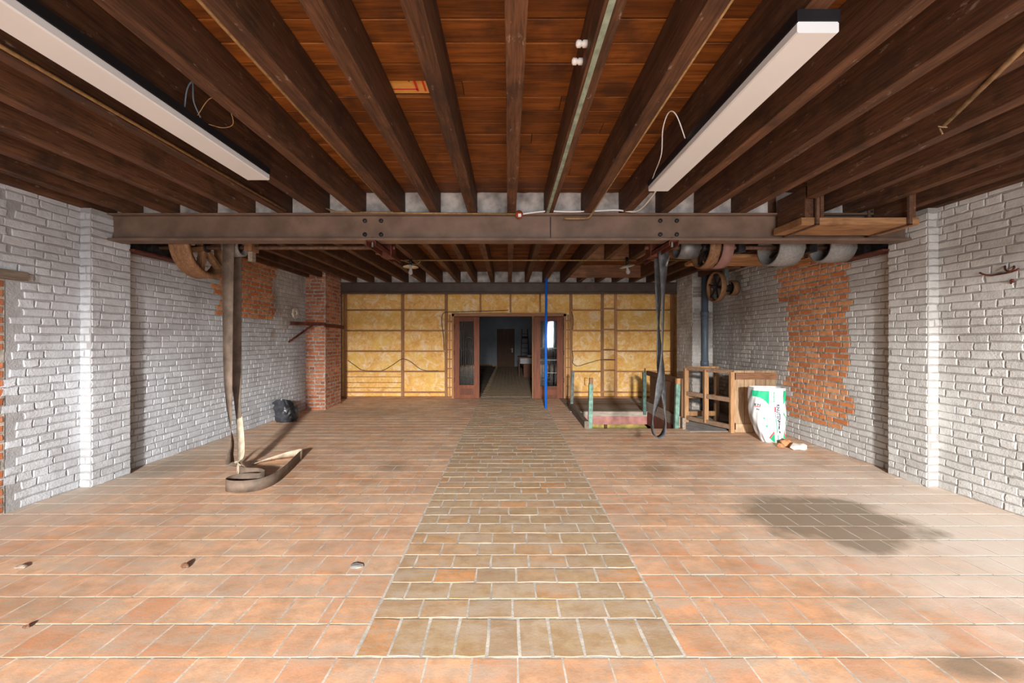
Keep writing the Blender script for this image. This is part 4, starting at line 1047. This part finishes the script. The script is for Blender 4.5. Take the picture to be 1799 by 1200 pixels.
# prop pole, drainpipe, wall iron
tag(MB().tube([(.763, 8.0, .007), (.763, 8.0, 1.5), (.775, 8.0, ZJ+.08)], .026, 14).build('prop_pole', 'blue', None, True), 'thin bright blue pole standing from floor to ceiling before the doorway', 'pole')
dp = empty('drainpipe', 'grey plastic drainpipe running down the sooty brick pier', 'pipe', (3.93, 7.77, 0))
relp(dp, MB().tube([(3.93, 7.77, .02), (3.93, 7.77, 2.72)], .062, 20).build('pipe', 'pvc', None, True))
for z in (.95, 1.95): relp(dp, MB().lathe([(.062, -.05), (.072, -.05), (.072, .05), (.062, .05)], (3.93, 7.77, z), Zv, 20).build('collar', 'pvc', None, True))
relp(dp, MB().lathe([(.0, 0), (.085, 0), (.085, .38), (.07, .42), (0, .42)], (3.93, 7.77, 0), Zv, 20, False).build('boot', 'black', None, True))
ib = empty('iron_bracket', 'rusty iron bar with a diagonal strut fixed to the red brick pier', 'bracket', (-3.9, 7.6, 1.74))
q0, q1 = V((XL, 7.30, 1.73)), V((-3.71, 7.82, 1.735))
relp(ib, timb('bar', q0, q1, .03, .065, 'rust', None)); relp(ib, timb('strut', V((XL, 7.24, 1.375)), q0.lerp(q1, .62)+V((0,0,-.03)), .03, .03, 'rust', None))
relp(ib, timb('bar', (-3.705, 7.80, 1.71), (-3.705, 8.7, 1.70), .02, .07, 'rust', None))
tag(MB().lathe([(.0, .0), (.11, .0), (.10, .03), (.05, .03), (.04, .005)], (XL+.0, 7.45, 1.93), Xv, 9, False).build('plaster_lump', 'stone', None), 'ragged white plaster collar round a hole in the wall above the iron bracket', 'plaster')

# pendant lamps on the rear conduit
def lamp(px, py, tilt, label, y=6.1):
    c = at(px, py, y); e = empty('pendant_lamp', label, 'lamp', c, 'enamel lamps under the rear joists')
    ax = V((math.sin(tilt), -.25 if tilt else 0.05, math.cos(tilt)))
    relp(e, MB().lathe([(.03, .035), (.06, .022), (.118, .0), (.12, -.004), (.06, .014), (.03, .02)], c, ax, 28).build('shade', 'enamel', None, True))
    relp(e, MB().tube([c+V((0,0,.02)), V((c.x, c.y, ZJ+.03))], .022, 10).build('holder', 'black', None, True))
    relp(e, MB().lathe([(.0, .03), (.016, .02), (.018, -.03), (.034, -.075), (.036, -.095), (.024, -.12), (0, -.13)], c, ax, 16, False).build('bulb', 'bulb', None, True))
lamp(721.5, 469, 0, 'flat cream enamel lamp with a bare bulb nearest the wooden wheel')
lamp(1101.5, 468, -.28, 'tilted cream enamel lamp with a bare bulb above the floor hatch')
cz = ZJ-.012
tag(MB().tube([(-1.65, 6.12, cz), (0, 6.12, cz), (2.9, 6.12, cz)], .011, 6).build('conduit', 'brass', None, True), 'thin conduit crossing under the rear joists between the two enamel lamps', 'conduit')
tag(MB().tube(catmull([(-1.92, 5.6, cz-.01), (-1.75, 5.9, cz-.02), (-1.65, 6.12, cz-.01), (-1.5, 6.2, cz-.05), (-1.4, 6.13, cz-.02)], 6), .010, 6).build('conduit', 'brass', None, True), 'curled cable end beside the flat enamel lamp', 'cable')
# conduits and cables at the main beam
yb = BY-.085
tag(MB().tube([at(573, 366, yb), at(590, 372.5, yb), at(700, 374, yb), at(905, 376, yb)], .009, 8).build('conduit', 'brass', None, True), 'brass coloured conduit along the top of the brown beam to the red junction box', 'conduit')
jb = empty('junction_box', 'small red-brown junction box on the top edge of the brown beam', 'box', at(912, 378, yb))
c = at(912, 377, yb); relp(jb, MB().lathe([(0, -.02), (.038, -.018), (.038, .015), (0, .02)], c, Yv, 18, False).build('case', 'box', None, True)); relp(jb, boxo('terminal', (c.x-.01, c.y-.03, c.z-.03), (c.x+.02, c.y-.015, c.z), 'ceramic', None))
cable('white_cable', [at(918, 376, yb), at(940, 373, yb), at(965, 371, yb), at(1000, 372, yb), at(1040, 371, yb), at(1080, 369, yb), V((1.24, 3.75, ZJ-.02)), V((1.23, 3.3, ZJ-.03)), V((1.19, 3.07, ZJ-.02))], .008, 'cable_w', 'white cable sagging along the beam up to the strip light')
cable('white_cable', [V((1.10, 2.42, ZJ-.01)), V((1.02, 2.36, ZJ+.1)), V((.99, 2.40, ZJ+.14)), V((.985, 2.48, ZJ+.08)), V((1.03, 2.62, ZJ-.015)), V((1.09, 2.9, ZJ-.02)), V((1.12, 3.06, ZJ-.03))], .0035, 'cable_w', 'thin white wire looping over the joist beside the strip light')
jx = JX[14]
jn = .784+.052
tag(MB().tube([(jn, .2, ZJ+.012), (jn, 3.72, ZJ+.012)]+catmull([(jn, 3.74, ZJ+.01), (jn-.01, yb-.01, ZJ-.01), (jn-.04, yb-.01, ZJ-.05), (jn-.10, yb-.01, ZJ-.062), (.55, yb-.01, ZJ-.062)], 5), .010, 8).build('conduit', 'brass', None, True), 'brass coloured conduit along a joist, bending down onto the beam face', 'conduit')
for x, lab in ((JX[5]+.055, 'yellowed conduit along a joist ending by the wooden wheel'), (JX[8]-.055, 'yellowed conduit along a joist behind the strip light with the wire loop')):
    tag(MB().tube([(x, -.5, ZJ+.02), (x, 2.0, ZJ+.016), (x, 3.86, ZJ+.02)], .010, 8).build('conduit', 'brass', None, True), lab, 'conduit')
cable('grey_wire', [V((-1.80, 2.15, ZJ-.0)), V((-1.76, 2.12, ZJ+.10)), V((-1.73, 2.12, ZJ+.14)), V((-1.74, 2.14, ZJ+.05)), V((-1.75, 2.2, ZJ-.005))], .004, 'pvc', 'bent grey cable sticking up beside the strip light')
cable('yellow_wire', [V((-1.75, 2.18, ZJ-.005)), V((-1.66, 2.16, ZJ+.08)), V((-1.60, 2.2, ZJ+.06)), V((-1.60, 2.25, ZJ-.01)), V((-1.68, 2.28, ZJ-.02)), V((-1.75, 2.26, ZJ-.01))], .0022, 'brass', 'thin yellowish wire loop hanging beside the strip light')
# green painted strip, insulators on the joist
gx = .398
tag(timb('paint_strip', (gx-.012, -.5, ZJ-.002), (gx-.012, 3.86, ZJ-.002), .026, .005, 'green_s', None, n=8, jit=.0015, ch=.001), 'mint green painted strip along the underside of a joist', 'strip')
for px, py, lab in ((1033, 77, 'white porcelain insulator higher on the green striped joist'), (1031, 108, 'white porcelain insulator lower on the green striped joist')):
    zz = ZJ+.09; y = (zz-H)*F/(CY-py); x = gx-JW/2
    tag(MB().lathe([(0, 0), (.016, 0), (.016, .018), (.010, .024), (.016, .03), (.016, .045), (.008, .052), (0, .052)], (x+.003, y, zz), (-1,0,0), 12, False).build('insulator', 'ceramic', None, True), lab, 'insulator')
# cardboard sheet in the gap of the boards
cb = empty('cardboard_sheet', 'orange printed cardboard sheet tucked in a gap of the ceiling boards', 'cardboard', (-.58, 2.32, ZC+.02))
relp(cb, boxo('sheet', (-.80, 2.20, ZC+.020), (-.36, 2.42, ZC+.0235), 'card', None))
for (a, b, m) in (((-.76, 2.375), (-.56, 2.385), 'ink_r'), ((-.57, 2.22), (-.555, 2.40), 'ink_r'), ((-.52, 2.22), (-.508, 2.40), 'ink_r'), ((-.70, 2.25), (-.63, 2.262), 'green_d'), ((-.70, 2.275), (-.63, 2.285), 'green_d'), ((-.74, 2.24), (-.725, 2.31), 'green_d'), ((-.60, 2.23), (-.59, 2.31), 'green_d'), ((-.48, 2.27), (-.465, 2.35), 'green_d'), ((-.45, 2.30), (-.40, 2.31), 'green_d'), ((-.45, 2.325), (-.40, 2.335), 'green_d')):
    relp(cb, boxo('print', (a[0], a[1], ZC+.0185), (b[0], b[1], ZC+.0195), m, None))
# cane tied under the right-hand joists
c0, c1 = V((JX[19]-.1, 2.42, ZJ-.012)), V((JX[17]+.1, 1.2, ZJ-.012))
zc = ZJ-.014
k0 = at(1657, 222, (zc-H)*F/(CY-222)); k1 = at(1799, 82, (zc-H)*F/(CY-82)); k2 = k0+(k1-k0)*2.2
cn = empty('bamboo_cane', 'bamboo cane tied with string under the joists by the strip light', 'cane', k0)
relp(cn, MB().tube([k0, k1, k2], [.011, .013, .014], 8).build('stick', 'cane', None, True))
relp(cn, MB().tube(catmull([k0+V((-.03,0,.0)), k0+V((0,-.01,-.01)), k0+V((.03,.01,.0)), k0+V((.0,.02,.01)), k0+V((-.015,-.01,-.05))], 5), .004, 5).build('string', 'cane', None, True))
# hooks on the right wall
hk = empty('wall_hooks', 'pair of bent rusty iron hooks set in the white brick wall', 'hook', (XR-.02, 3.3, 2.1))
def wr_(px, py, d=.03): yy = (XR-d)*F/(px-CX); return V((XR-d, yy, H-(py-CY)*yy/F))
relp(hk, MB().tube(catmull([wr_(1721, 479), wr_(1728, 482), wr_(1742, 484, .02), wr_(1766, 480, .02), wr_(1779, 477), wr_(1790, 472)], 5), .007, 6).build('rod', 'rust', None, True))
relp(hk, MB().tube(catmull([wr_(1766, 467, .0), wr_(1766, 473, .06), wr_(1772, 477, .07), wr_(1780, 473, .06), wr_(1782, 467, .0)], 5), .007, 6).build('hook', 'rust', None, True))
relp(hk, MB().tube(catmull([wr_(1777, 499, .0), wr_(1776, 494, .03), wr_(1778, 491, .04), wr_(1781, 496, .02)], 5), .007, 6).build('eye', 'rust', None, True))
# chips on the tiles
for (px, py, mt, lab, r) in ((37, 998, 'grey_wood', 'curled dry brown leaf near the bricked-up doorway', (.035, .02, .012)), (325, 998, 'panel_d', 'dark brown curled chip on the orange tiles', (.026, .016, .022)), (627, 996, 'concrete', 'flat grey tile shard beside the path', (.045, .03, .006)), (47, 1104, 'panel_d', 'tiny dark crumb in a floor joint', (.018, .01, .01))):
    rock('floor_debris', fl(px, py)+V((0,0,.005)), r, mt, lab, 'debris', None, .3, px)
